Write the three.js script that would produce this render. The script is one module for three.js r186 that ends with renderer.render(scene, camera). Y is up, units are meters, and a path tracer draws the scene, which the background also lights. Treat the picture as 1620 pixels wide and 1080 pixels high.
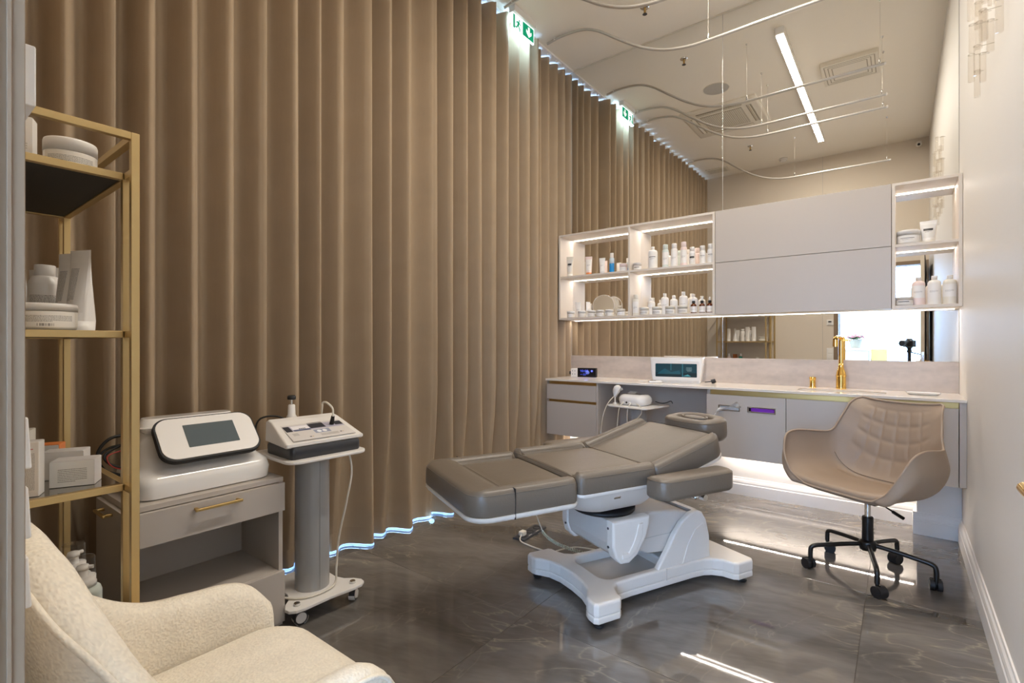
import * as THREE from 'three';
import { RoundedBoxGeometry } from 'three/addons/geometries/RoundedBoxGeometry.js';
import { mergeGeometries, mergeVertices, toCreasedNormals } from 'three/addons/utils/BufferGeometryUtils.js';
import { RectAreaLightUniformsLib } from 'three/addons/lights/RectAreaLightUniformsLib.js';

// ---------------------------------------------------------------- camera, sky, light
// x runs along the mirror wall, z = -(distance from the doorway), y is up, metres.
const scene = new THREE.Scene();
const camera = new THREE.PerspectiveCamera(68.7, 1620 / 1080, 0.02, 200);
camera.position.set(0, 1.22, 0);
camera.rotation.set(0, 0.6605, 0);
camera.setViewOffset(1620, 1080, 0, -2.9, 1620, 1080);
scene.background = new THREE.Color().setRGB(6.2, 10.2, 17.0);      // overcast daylight, blue against the warm lamps
const renderer = new THREE.WebGLRenderer({ antialias: true });
renderer.toneMapping = THREE.LinearToneMapping;
renderer.toneMappingExposure = 1.0;
renderer.shadowMap.enabled = true;
renderer.shadowMap.type = THREE.PCFSoftShadowMap;
RectAreaLightUniformsLib.init();
const LAMP = { color: new THREE.Color().setRGB(1.0, 0.915, 0.80), strength: 142 };   // ceiling line lamp
const STRIP = { color: new THREE.Color().setRGB(1.0, 0.89, 0.79), strength: 150 };   // furniture strips

// ---------------------------------------------------------------- room sizes
const WALL_X = 0.302, MIRROR_D = 4.313, CEIL = 3.937, DOORWALL_D = 0.096, GLASS_X = -3.0;
const DOOR = { x0: -0.705, x1: 0.262, h: 2.27 };
const LOBBY_D = -3.0;

// ---------------------------------------------------------------- helpers
let seed = 7;
const rnd = () => { seed = (seed * 1664525 + 1013904223) >>> 0; return seed / 4294967296; };
const used = new Map();
function numbered(n) { const k = used.get(n) ?? 0; used.set(n, k + 1); return k ? n + '_' + String(k).padStart(3, '0') : n; }
function shadow(o) { o.castShadow = true; o.receiveShadow = true; return o; }
function boxUV(g) {                                                               // metres, each triangle laid out along its own main axis
  const p = g.attributes.position, uv = new Float32Array(p.count * 2), A = new THREE.Vector3(), B = new THREE.Vector3(), C = new THREE.Vector3();
  for (let i = 0; i < p.count; i += 3) {
    A.fromBufferAttribute(p, i); B.fromBufferAttribute(p, i + 1).sub(A); C.fromBufferAttribute(p, i + 2).sub(A); B.cross(C);
    const ax = Math.abs(B.x), ay = Math.abs(B.y), az = Math.abs(B.z);
    for (let k = i; k < i + 3; k++) {
      let u, v;
      if (ay >= ax && ay >= az) { u = p.getX(k); v = p.getZ(k); } else if (ax >= az) { u = p.getZ(k); v = p.getY(k); } else { u = p.getX(k); v = p.getY(k); }
      uv[2 * k] = u; uv[2 * k + 1] = v;
    }
  }
  g.setAttribute('uv', new THREE.BufferAttribute(uv, 2));
  return g;
}
function mesh(name, g, m, parent, pos, rot) {
  if (Array.isArray(g)) g = merge(g);
  if (m.userData.box) { if (g.index) g = g.toNonIndexed(); boxUV(g); }
  const o = shadow(new THREE.Mesh(g, m));
  o.name = parent === scene || !parent ? numbered(name) : name;
  (parent ?? scene).add(o);
  if (pos) o.position.set(...pos);
  if (rot) o.rotation.set(...rot);
  return o;
}
function merge(list) {
  return mergeGeometries(list.map((g) => { const h = g.index ? g.toNonIndexed() : g; for (const k of Object.keys(h.attributes)) if (!['position', 'normal', 'uv'].includes(k)) h.deleteAttribute(k); if (!h.attributes.uv) h.setAttribute('uv', new THREE.BufferAttribute(new Float32Array(h.attributes.position.count * 2), 2)); return h; }));
}
function tag(o, label, category, group, kind) {
  o.userData.label = label; if (category) o.userData.category = category;
  if (group) o.userData.group = group;
  if (kind) o.userData.kind = kind;
  return o;
}
function thing(name, label, category, pos = [0, 0, 0], turn = 0, group) {
  const o = new THREE.Group(); o.name = numbered(name); scene.add(o);
  o.position.set(...pos); o.rotation.y = turn;
  return tag(o, label, category, group);
}
function struct(name, g, m, pos, label) { const o = mesh(name, g, m, scene, pos); o.userData.kind = 'structure'; if (label) o.userData.label = label; return o; }
function copyOf(o, pos, turn, label, group) {
  const c = o.clone(); c.name = numbered(o.name.replace(/_\d{3}$/, '')); scene.add(c);
  c.position.set(...pos); if (turn !== undefined) c.rotation.y = turn;
  c.userData = { ...o.userData }; if (label) c.userData.label = label; if (group) c.userData.group = group;
  return c;
}
// box between corners
const bx = (x0, x1, y0, y1, z0, z1, r = 0.0015, s = 1) => {
  const w = Math.abs(x1 - x0), h = Math.abs(y1 - y0), d = Math.abs(z1 - z0); r = Math.min(r, w / 2.01, h / 2.01, d / 2.01);
  const g = r > 0.0002 ? new RoundedBoxGeometry(w, h, d, s, r) : new THREE.BoxGeometry(w, h, d);
  return g.translate((x0 + x1) / 2, (y0 + y1) / 2, (z0 + z1) / 2);
};
const rbox = (w, h, d, r = 0.002, s = 2) => new RoundedBoxGeometry(w, h, d, s, Math.min(r, w / 2.01, h / 2.01, d / 2.01));
const cyl = (r0, r1, h, n = 24) => new THREE.CylinderGeometry(r1, r0, h, n);   // r0 below, r1 above
const lathe = (pts, n = 28) => new THREE.LatheGeometry(pts.map(([a, b]) => new THREE.Vector2(a, b)), n);
const tube = (pts, r, n = 40, m = 8, closed = false) => new THREE.TubeGeometry(new THREE.CatmullRomCurve3(pts.map((p) => new THREE.Vector3(...p)), closed, 'centripetal'), n, r, m, closed);
const straight = (a, b, r, m = 10) => { const A = new THREE.Vector3(...a), B = new THREE.Vector3(...b); return new THREE.TubeGeometry(new THREE.LineCurve3(A, B), 1, r, m, false); };
function polyShape(pts) { const s = new THREE.Shape(); pts.forEach(([x, y], i) => (i ? s.lineTo(x, y) : s.moveTo(x, y))); s.closePath(); return s; }
function plan(pts, y0, h, bevel = 0, holes = [], seg = 2) {                       // outline in x, z raised along y
  const s = polyShape(pts.map(([x, z]) => [x, -z]));
  for (const q of holes) s.holes.push(new THREE.Path(q.map(([x, z]) => new THREE.Vector2(x, -z))));
  const g = new THREE.ExtrudeGeometry(s, { depth: h - 2 * bevel, bevelEnabled: bevel > 0, bevelThickness: bevel, bevelSize: bevel, bevelOffset: -bevel, bevelSegments: seg, curveSegments: 10 });
  return g.rotateX(-Math.PI / 2).translate(0, y0 + bevel, 0);
}
function side(pts, w, bevel = 0, seg = 2) {                                      // outline in z, y given width along x
  const g = new THREE.ExtrudeGeometry(polyShape(pts), { depth: w - 2 * bevel, bevelEnabled: bevel > 0, bevelThickness: bevel, bevelSize: bevel, bevelOffset: -bevel, bevelSegments: seg, curveSegments: 10 });
  return g.rotateY(-Math.PI / 2).translate(w / 2 - bevel, 0, 0);
}
function front(pts, d, bevel = 0, holes = [], seg = 2) {                          // outline in x, y given depth along z (centred)
  const s = polyShape(pts);
  for (const q of holes) s.holes.push(new THREE.Path(q.map(([x, y]) => new THREE.Vector2(x, y))));
  return new THREE.ExtrudeGeometry(s, { depth: d - 2 * bevel, bevelEnabled: bevel > 0, bevelThickness: bevel, bevelSize: bevel, bevelOffset: -bevel, bevelSegments: seg, curveSegments: 10 }).translate(0, 0, -d / 2 + bevel);
}
// rounded rectangle as a list of [x, z]
function rr(w, l, r, seg = 6, cx = 0, cz = 0) {
  const R = Array.isArray(r) ? r : [r, r, r, r], out = [];
  const C = [[1, 1], [-1, 1], [-1, -1], [1, -1]];
  for (let k = 0; k < 4; k++) {
    const q = Math.max(0.0005, Math.min(R[k], w / 2 - 1e-4, l / 2 - 1e-4)), x = C[k][0] * (w / 2 - q), z = C[k][1] * (l / 2 - q);
    for (let i = 0; i <= seg; i++) { const a = (k + i / seg) * Math.PI / 2; out.push([cx + x + q * Math.cos(a), cz + z + q * Math.sin(a)]); }
  }
  return out;
}
function loft(rings, { top = true, bottom = true, crease = 0.7 } = {}) {
  const n = rings[0].length, pos = [], idx = [];
  for (const r of rings) for (const p of r) pos.push(...p);
  for (let i = 0; i < rings.length - 1; i++) for (let j = 0; j < n; j++) {
    const a = i * n + j, b = i * n + (j + 1) % n, c = a + n, d = b + n;
    idx.push(a, c, b, b, c, d);
  }
  const cap = (i, up) => {
    const r = rings[i], c = [0, 0, 0]; for (const p of r) for (let k = 0; k < 3; k++) c[k] += p[k] / n;
    const at = pos.length / 3; pos.push(...c);
    for (let j = 0; j < n; j++) { const a = i * n + j, b = i * n + (j + 1) % n; up ? idx.push(a, at, b) : idx.push(a, b, at); }
  };
  if (bottom) cap(0, false);
  if (top) cap(rings.length - 1, true);
  const g = new THREE.BufferGeometry();
  g.setAttribute('position', new THREE.Float32BufferAttribute(pos, 3)); g.setIndex(idx);
  return toCreasedNormals(g, crease);
}
const ringOf = (pts, y) => pts.map(([x, z]) => [x, y, z]);
// pad: a rounded box whose height profile is given as [inset x, inset z, y]
function pad(w, l, r, rows, { seg = 6, crease = 0.9, cx = 0, cz = 0 } = {}) {
  return loft(rows.map(([ix, iz, y]) => { const q = (Array.isArray(r) ? r : [r, r, r, r]).map((e) => Math.max(0.002, e - Math.min(ix, iz))); return ringOf(rr(w - 2 * ix, l - 2 * iz, q, seg, cx, cz), y); }), { crease });
}
function grid(f, nu, nv, closeU = false) {                                        // f(u, v) -> [x, y, z], 0..1
  const pos = [], idx = [], uv = [];
  for (let j = 0; j <= nv; j++) for (let i = 0; i <= nu; i++) { pos.push(...f(i / nu, j / nv)); uv.push(i / nu, j / nv); }
  for (let j = 0; j < nv; j++) for (let i = 0; i < nu; i++) { const a = j * (nu + 1) + i, b = a + 1, c = a + nu + 1, d = c + 1; idx.push(a, b, c, b, d, c); }
  const g = new THREE.BufferGeometry();
  g.setAttribute('position', new THREE.Float32BufferAttribute(pos, 3)); g.setAttribute('uv', new THREE.Float32BufferAttribute(uv, 2)); g.setIndex(idx); g.computeVertexNormals();
  return g;
}
const lerp = (a, b, t) => a + (b - a) * t;
const smooth = (a, b, x) => { const t = Math.min(1, Math.max(0, (x - a) / (b - a))); return t * t * (3 - 2 * t); };
function curveAt(keys, t) {                                                       // keys [[t, value...], ...], smooth between
  let i = 0; while (i < keys.length - 2 && t > keys[i + 1][0]) i++;
  const n = keys.length, k = (m) => keys[Math.max(0, Math.min(n - 1, m))], a = k(i), b = k(i + 1), s = Math.min(1, Math.max(0, (t - a[0]) / (b[0] - a[0])));
  const out = [];
  for (let c = 1; c < a.length; c++) {
    const m0 = i > 0 ? (b[c] - k(i - 1)[c]) / (b[0] - k(i - 1)[0]) : (b[c] - a[c]) / (b[0] - a[0]);
    const m1 = i < n - 2 ? (k(i + 2)[c] - a[c]) / (k(i + 2)[0] - a[0]) : (b[c] - a[c]) / (b[0] - a[0]);
    const h = b[0] - a[0], s2 = s * s, s3 = s2 * s;
    out.push((2 * s3 - 3 * s2 + 1) * a[c] + (s3 - 2 * s2 + s) * h * m0 + (-2 * s3 + 3 * s2) * b[c] + (s3 - s2) * h * m1);
  }
  return out;
}

// ---------------------------------------------------------------- noise and textures
const hash = (x, y, s) => { let h = Math.imul(x, 374761393) ^ Math.imul(y, 668265263) ^ Math.imul(s, 2246822519); h = Math.imul(h ^ (h >>> 13), 1274126177); return ((h ^ (h >>> 16)) >>> 0) / 4294967296; };
function vnoise(x, y, per, s) {
  const xi = Math.floor(x), yi = Math.floor(y), fx = x - xi, fy = y - yi, u = fx * fx * (3 - 2 * fx), v = fy * fy * (3 - 2 * fy);
  const w = (a) => ((a % per) + per) % per, a = hash(w(xi), w(yi), s), b = hash(w(xi + 1), w(yi), s), c = hash(w(xi), w(yi + 1), s), d = hash(w(xi + 1), w(yi + 1), s);
  return a + (b - a) * u + (c - a) * v + (a - b - c + d) * u * v;
}
function fbm(x, y, per, s, oct) { let v = 0, a = 0.5, t = 0; for (let i = 0; i < oct; i++) { v += a * vnoise(x, y, per, s + i); t += a; a *= 0.5; x *= 2; y *= 2; per *= 2; } return v / t; }
function dataTex(n, f, srgb, metres) {
  const d = new Uint8Array(n * n * 4);
  for (let y = 0; y < n; y++) for (let x = 0; x < n; x++) { const c = f(x / n, y / n), o = (y * n + x) * 4; for (let k = 0; k < 3; k++) d[o + k] = Math.max(0, Math.min(255, (Array.isArray(c) ? c[k] : c) * 255)); d[o + 3] = 255; }
  const t = new THREE.DataTexture(d, n, n); t.wrapS = t.wrapT = THREE.RepeatWrapping; t.magFilter = THREE.LinearFilter; t.minFilter = THREE.LinearMipmapLinearFilter; t.generateMipmaps = true;
  if (srgb) t.colorSpace = THREE.SRGBColorSpace;
  t.repeat.set(1 / metres, 1 / metres); t.needsUpdate = true;
  return t;
}
function canvasTex(w, h, draw) {
  const c = document.createElement('canvas'); c.width = w; c.height = h; draw(c.getContext('2d'), w, h);
  const t = new THREE.CanvasTexture(c); t.colorSpace = THREE.SRGBColorSpace; return t;
}
const marbleTex = dataTex(1024, (u, v) => {
  const wx = fbm(u * 4, v * 4, 4, 11, 5) - 0.5, wy = fbm(u * 4, v * 4, 4, 31, 5) - 0.5, ridge = (x) => 1 - Math.abs(2 * x - 1);
  const a = u + 0.22 * wx, b = v + 0.22 * wy;
  const cloud = fbm(a * 3, (b + a) * 6, 3, 5, 6), smear = fbm(a * 5 , (b + a) * 15, 5, 77, 5), fine = fbm(u * 60, (v + u) * 120, 60, 88, 3);
  const n1 = fbm((u + 0.16 * wx) * 3, (v + u + 0.14 * wy) * 4, 1, 91, 6), n2 = fbm((u + 0.16 * wy) * 5, (v + u + 0.16 * wx) * 8, 1, 131, 6), n3 = fbm((u + 0.12 * wx) * 7, (v - u + 0.12 * wy) * 7, 7, 301, 6);
  const brk = fbm(u * 30, v * 30, 30, 401, 3), m1 = smooth(0.5, 0.72, fbm(u * 3, v * 3, 3, 201, 3)), m2 = smooth(0.48, 0.7, fbm(u * 5, v * 5, 5, 241, 3));
  const v1 = Math.pow(Math.max(0, ridge(n1)), 60) * m1 * (0.35 + brk), v2 = Math.pow(Math.max(0, ridge(n2)), 70) * m2 * (0.3 + brk), v3 = Math.pow(Math.max(0, ridge(n3)), 110) * (0.2 + 0.6 * brk) * (1 - m2);
  const soft = Math.pow(Math.max(0, ridge(n1)), 9) * 0.16 * m1 * (0.4 + brk);
  const t = Math.min(1, v1 + 0.7 * v2 + 0.5 * v3 + soft), base = 0.405 + 0.22 * (cloud - 0.5) + 0.15 * (smear - 0.5) + 0.05 * (fine - 0.5);
  return [lerp(base * 1.03, 0.70, t), lerp(base * 0.985, 0.65, t), lerp(base * 0.94, 0.565, t)];
}, true, 2.4);
const marbleRough = dataTex(256, (u, v) => 0.012 + 0.03 * fbm(u * 6, v * 6, 6, 55, 4), false, 1.7);
const stoneTex = dataTex(512, (u, v) => {
  const w = fbm(u * 3, v * 6, 3, 7, 4) - 0.5, s = fbm(u * 2, (v + 0.16 * w) * 14, 2, 17, 4), f = fbm(u * 40, v * 60, 20, 27, 3), k = 0.80 + 0.12 * (s - 0.5) * 1.8 + 0.05 * (f - 0.5);
  return [k * 1.02, k * 0.985, k * 0.955];
}, true, 1.2);
const weaveBump = dataTex(256, (u, v) => 0.5 + 0.25 * Math.sin(u * Math.PI * 2 * 64) * Math.sin(v * Math.PI * 2 * 64) + 0.5 * (fbm(u * 64, v * 64, 64, 3, 2) - 0.5), false, 0.08);
const bumpLeather = dataTex(512, (u, v) => { const n = fbm(u * 90, v * 90, 90, 9, 3); return 0.35 + 0.4 * n + 0.3 * fbm(u * 9, v * 9, 9, 19, 3); }, false, 0.3);
const bumpBoucle = dataTex(512, (u, v) => { const a = vnoise(u * 96, v * 96, 96, 41), b = vnoise(u * 170, v * 170, 170, 43), c = fbm(u * 20, v * 20, 20, 45, 3); return Math.min(1, 0.15 + 0.55 * Math.pow(a, 0.8) + 0.3 * b * a + 0.15 * c); }, false, 0.36);
const boucleTex = dataTex(512, (u, v) => { const a = vnoise(u * 96, v * 96, 96, 41), c = fbm(u * 6, v * 6, 6, 47, 3), k = 0.91 + 0.06 * (a - 0.4) + 0.05 * (c - 0.5); return [k * 1.0, k * 0.98, k * 0.935]; }, true, 0.36);
const linen = dataTex(512, (u, v) => { const k = 0.965 + 0.02 * (fbm(u * 120, v * 8, 60, 71, 2) - 0.5) + 0.04 * (fbm(u * 5, v * 5, 5, 73, 3) - 0.5); return k; }, true, 0.5);
const brushBump = dataTex(256, (u, v) => fbm(u * 4, v * 120, 4, 83, 2), false, 0.2);
const plaster = dataTex(256, (u, v) => fbm(u * 40, v * 40, 40, 87, 4), false, 0.6);
// print on packaging: bars that read as small type from a distance
function printTex(w, h, rows, ink, ground, opt = {}) {
  return canvasTex(w, h, (c) => {
    c.fillStyle = ground; c.fillRect(0, 0, w, h); c.fillStyle = ink; let s = opt.seed ?? 3; const q = () => (s = (s * 16807) % 2147483647) / 2147483647;
    const y0 = h * (opt.top ?? 0.2), y1 = h * (opt.bottom ?? 0.85), x0 = w * (opt.left ?? 0.15), x1 = w * (opt.right ?? 0.85), dy = (y1 - y0) / rows;
    for (let i = 0; i < rows; i++) { let x = x0; const end = i === rows - 1 ? x0 + (x1 - x0) * 0.6 : x1; while (x < end) { const l = 3 + q() * 16; c.fillRect(x, y0 + i * dy, Math.min(l, end - x), Math.max(1.5, dy * 0.42)); x += l + 3; } }
    if (opt.band) { c.fillStyle = opt.bandInk ?? ink; c.fillRect(w * opt.band[0], h * opt.band[1], w * opt.band[2], h * opt.band[3]); }
    if (opt.code) { const [a, b, e, f] = opt.code; for (let x = 0; x < e * w; x += 3) if (q() > 0.4) c.fillRect(a * w + x, b * h, 2, f * h); }
  });
}

// ---------------------------------------------------------------- materials
const srgb = (h) => new THREE.Color(h);
function mat(name, o, box) { const m = new THREE.MeshPhysicalMaterial(o); m.name = name; if (box) m.userData.box = true; return m; }
const M = {
  wall: mat('wall_paint', { color: srgb('#e2ded8'), roughness: 0.5, bumpMap: plaster, bumpScale: 0.0003 }, true),
  ceiling: mat('ceiling_paint', { color: srgb('#f0e8da'), roughness: 0.9 }, true),
  backWall: mat('door_wall_paint', { color: srgb('#d8ccbc'), roughness: 0.8, bumpMap: plaster, bumpScale: 0.0003 }, true),
  trim: mat('white_trim_paint', { color: srgb('#e9e6e2'), roughness: 0.4 }),
  jamb: mat('grey_frame_paint', { color: srgb('#85705a'), roughness: 0.55 }),
  tile: mat('polished_marble', { map: marbleTex, roughness: 1, roughnessMap: marbleRough, ior: 1.95, color: srgb('#ffffff') }, true),
  grout: mat('grout', { color: srgb('#5b5148'), roughness: 0.9 }),
  mirror: mat('mirror_silver', { color: new THREE.Color().setRGB(0.9, 0.9, 0.885), metalness: 1, roughness: 0.0 }),
  curtain: mat('taupe_curtain', { color: srgb('#aa957b'), roughness: 0.92, map: linen, bumpMap: weaveBump, bumpScale: 0.0003 }),
  cabinet: mat('greige_lacquer', { color: srgb('#beb5ac'), roughness: 0.42 }),
  cabinetInner: mat('cream_lacquer', { color: srgb('#d9cfc3'), roughness: 0.5 }),
  worktop: mat('polished_worktop', { color: srgb('#e3dbd1'), roughness: 0.13 }, true),
  splash: mat('streaked_stone', { map: stoneTex, roughness: 0.4, color: srgb('#f4ece4') }, true),
  brass: mat('brushed_brass', { color: new THREE.Color().setRGB(0.60, 0.42, 0.17), metalness: 1, roughness: 0.38 }),
  brassFrame: mat('satin_gold_paint', { color: new THREE.Color().setRGB(0.55, 0.40, 0.185), metalness: 0.85, roughness: 0.42 }),
  gold: mat('polished_gold', { color: new THREE.Color().setRGB(0.95, 0.62, 0.17), metalness: 1, roughness: 0.06 }),
  chrome: mat('chrome', { color: new THREE.Color().setRGB(0.78, 0.78, 0.78), metalness: 1, roughness: 0.12 }),
  white: mat('white_plastic', { color: srgb('#e8e4df'), roughness: 0.32 }),
  gloss: mat('glossy_white', { color: srgb('#ebe8e4'), roughness: 0.14, clearcoat: 0.6, clearcoatRoughness: 0.05 }),
  shell: mat('bed_shell_white', { color: srgb('#e6e0d8'), roughness: 0.36 }),
  bedGrey: mat('bed_cover_grey', { color: srgb('#d2cbc3'), roughness: 0.42 }),
  leather: mat('taupe_leather', { color: srgb('#6e6458'), roughness: 0.36, bumpMap: bumpLeather, bumpScale: 0.0009 }, true),
  tan: mat('tan_leatherette', { color: srgb('#a08b77'), roughness: 0.5, bumpMap: bumpLeather, bumpScale: 0.0006 }, true),
  boucle: mat('cream_boucle', { map: boucleTex, color: srgb('#fffaf2'), roughness: 0.95, bumpMap: bumpBoucle, bumpScale: 0.0016, sheen: 0.3, sheenRoughness: 0.6, sheenColor: srgb('#e9dfcf') }, true),
  black: mat('black_metal', { color: srgb('#121214'), roughness: 0.35 }),
  rubber: mat('black_plastic', { color: srgb('#17171a'), roughness: 0.55 }),
  dark: mat('dark_grey_plastic', { color: srgb('#33353a'), roughness: 0.4 }),
  column: mat('silver_grey_column', { color: srgb('#a9a8a6'), roughness: 0.3, metalness: 0.15 }),
  cable: mat('white_cable', { color: srgb('#ddd6c8'), roughness: 0.5 }),
  blackCable: mat('black_cable', { color: srgb('#141414'), roughness: 0.5 }),
  greyRail: mat('satin_aluminium', { color: srgb('#c9c4bd'), roughness: 0.35, metalness: 0.55 }),
  wire: mat('steel_wire', { color: srgb('#bdb6ab'), roughness: 0.4, metalness: 0.6 }),
  glass: mat('clear_glass', { color: srgb('#ffffff'), transmission: 1, roughness: 0, thickness: 0, ior: 1.5 }),
  tintGlass: mat('faint_grey_glass', { color: srgb('#f8f6f3'), transmission: 1, roughness: 0.03, thickness: 0, ior: 1.5 }),
  glassSolid: mat('solid_clear_glass', { color: srgb('#fbfdff'), transmission: 1, roughness: 0.02, thickness: 0.01, ior: 1.45 }),
  shelfGlass: mat('smoked_mirror_glass', { color: new THREE.Color().setRGB(0.40, 0.39, 0.37), metalness: 1, roughness: 0.03 }),
  blackBoard: mat('black_board', { color: srgb('#141210'), roughness: 0.6 }),
  frame: mat('dark_window_frame', { color: srgb('#4a4742'), roughness: 0.5 }),
  doorDark: mat('dark_door_face', { color: srgb('#45403b'), roughness: 0.5 }),
  doorLight: mat('cream_door_face', { color: srgb('#d6cab8'), roughness: 0.5 }),
  lampGlow: mat('line_lamp_diffuser', { color: srgb('#ffffff'), emissive: LAMP.color, emissiveIntensity: 5.5, roughness: 0.6 }),
  stripGlow: mat('led_strip_diffuser', { color: srgb('#ffffff'), emissive: STRIP.color, emissiveIntensity: 2.5, roughness: 0.6 }),
  grey: mat('light_grey_plastic', { color: srgb('#b9b5ae'), roughness: 0.5 }),
  vent: mat('vent_white', { color: srgb('#e2dacb'), roughness: 0.6 }),
  ventDark: mat('vent_slot_grey', { color: srgb('#a59c8a'), roughness: 0.8 }),
};
// a lit strip: glowing diffuser plus an area light of the same size just in front of it, pointing down
function strip(parent, name, cx, y, cz, length, width, spec, glow, alongZ = false) {
  const w = alongZ ? width : length, l = alongZ ? length : width;
  const o = mesh(name, new RoundedBoxGeometry(w, 0.006, l, 1, 0.001), glow, parent, [cx, y + 0.003, cz]);
  const a = new THREE.RectAreaLight(spec.color, spec.strength, w, l);
  a.name = name + '_light'; a.castShadow = true; a.position.set(cx, y - 0.0015, cz); a.rotation.x = -Math.PI / 2; parent.add(a);
  return o;
}
// ================================================================ SETTING
// floor: grout bed with polished tiles, 1.2 m, joints where the photograph shows them
{
  const fl = struct('floor', bx(GLASS_X - 0.3, WALL_X + 0.12, -0.12, -0.004, -MIRROR_D - 0.12, 0.08, 0), M.grout, undefined, 'dark grey polished marble floor with fine veins');
  const xs = [GLASS_X - 0.3, -2.53, -1.33, -0.13, WALL_X + 0.12], ds = [-0.08, 0.59, 1.79, 2.99, 4.19, MIRROR_D + 0.12];
  for (let i = 0; i < 4; i++) for (let j = 0; j < 5; j++) {
    const w = xs[i + 1] - xs[i] - 0.0016, l = ds[j + 1] - ds[j] - 0.0016;
    const g = new RoundedBoxGeometry(w, 0.012, l, 1, 0.0006), t = mesh('tile', g, M.tile, fl, [(xs[i] + xs[i + 1]) / 2, -0.006, -(ds[j] + ds[j + 1]) / 2]);
    const uv = t.geometry.attributes.uv, ox = (i * 0.73 + j * 0.41) * 1.9, oy = (i * 0.37 + j * 0.89) * 1.7, fl2 = 1;
    for (let k = 0; k < uv.count; k++) { const a = uv.getX(k), b = uv.getY(k); uv.setXY(k, fl2 * a * 0.86 + b * 0.5 + ox, b * 0.86 - fl2 * a * 0.5 + oy); }
  }
}
struct('ceiling', bx(GLASS_X - 0.3, WALL_X + 0.12, CEIL, CEIL + 0.12, -MIRROR_D - 0.12, 0.08, 0), M.ceiling, undefined, 'cream painted ceiling');
struct('wall_back', bx(GLASS_X - 0.3, WALL_X + 0.12, 0, CEIL, -MIRROR_D - 0.12, -MIRROR_D - 0.007, 0), M.wall, undefined, 'wall behind the mirror and the washing counter');
struct('wall_side', bx(WALL_X, WALL_X + 0.12, 0, CEIL, -MIRROR_D - 0.007, 0.08, 0), M.wall, undefined, 'off white painted side wall beside the counter');
// door wall around the doorway
{
  const z0 = -DOORWALL_D, z1 = 0.08;
  const parts = [bx(GLASS_X - 0.3, DOOR.x0 - 0.012, 0, CEIL, z0, z1, 0), bx(DOOR.x1 + 0.012, WALL_X, 0, CEIL, z0, z1, 0), bx(DOOR.x0 - 0.012, DOOR.x1 + 0.012, DOOR.h + 0.012, CEIL, z0, z1, 0)];
  struct('wall_entrance', merge(parts), M.backWall, undefined, 'beige wall with the doorway');
}
// door frame: stepped jambs and head
{
  const z0 = -DOORWALL_D - 0.004, z1 = 0.084, x0 = DOOR.x0, x1 = DOOR.x1;
  const f = new THREE.Group(); f.name = numbered('trim_1'); scene.add(f); tag(f, 'grey painted stepped frame of the doorway', null, null, 'structure');
  mesh('jamb', [bx(x0 - 0.06, x0, 0, DOOR.h + 0.06, z1 - 0.012, z1 + 0.006, 0.002), bx(x0 - 0.011, x0, 0, DOOR.h, z0 + 0.002, z1, 0.001), bx(x0 - 0.05, x0 - 0.0115, 0, DOOR.h + 0.05, z0 + 0.001, z0 + 0.008, 0.001), bx(x0 - 0.011, x0 + 0.002, 0, DOOR.h, z0 + 0.012, z0 + 0.016, 0.0008), bx(x0 - 0.011, x0 + 0.004, 0, DOOR.h, z0 + 0.022, z1 - 0.03, 0.001)], M.jamb, f);
  mesh('jamb', [bx(x1, x1 + 0.011, 0, DOOR.h, z0 + 0.004, z1, 0.001), bx(x1, x1 + 0.035, 0, DOOR.h + 0.05, z0 - 0.002, z0 + 0.008, 0.002)], M.jamb, f);
  mesh('head', [bx(x0, x1, DOOR.h, DOOR.h + 0.011, z0 + 0.004, z1, 0.001), bx(x0 - 0.003, x1, DOOR.h, DOOR.h + 0.05, z0 - 0.002, z0 + 0.008, 0.002)], M.jamb, f);
}
// joint in the wall panelling between the gold shelf and the doorway
struct('trim_2', bx(-0.893, -0.889, 0.14, CEIL, -DOORWALL_D - 0.003, -DOORWALL_D, 0), M.grey, undefined, 'thin vertical joint strip in the beige door wall');
// skirtings
const skirt = (len) => { // profile swept along x, face towards +z
  const p = [[0, 0], [0.02, 0], [0.02, 0.086], [0.0165, 0.092], [0.0165, 0.104], [0.0135, 0.118], [0.008, 0.128], [0.006, 0.14], [0, 0.14]];
  return new THREE.ExtrudeGeometry(polyShape(p), { depth: len, bevelEnabled: false }).rotateY(-Math.PI / 2).translate(len, 0, 0); // z = outwards, x 0..len
};
{
  const L = WALL_X - GLASS_X;
  const b = struct('baseboard_back', skirt(L - 0.215).translate(GLASS_X, 0, -MIRROR_D - 0.007), M.trim, undefined, 'moulded white skirting under the hanging cabinets');
  const s = struct('baseboard_side', skirt(MIRROR_D - 0.2 - DOORWALL_D), M.trim, [WALL_X, 0, -DOORWALL_D - 0.002], 'moulded white skirting along the side wall'); s.rotation.y = -Math.PI / 2; s.position.set(WALL_X, 0, -(MIRROR_D - 0.2)); s.rotation.y = -Math.PI / 2;
  struct('baseboard_entrance', skirt(-DOOR.x0 * -1 - 0.06 + 0 - GLASS_X).rotateY(Math.PI).translate(DOOR.x0 - 0.06, 0, -DOORWALL_D), M.trim, undefined, 'moulded white skirting of the door wall');
}
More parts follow.
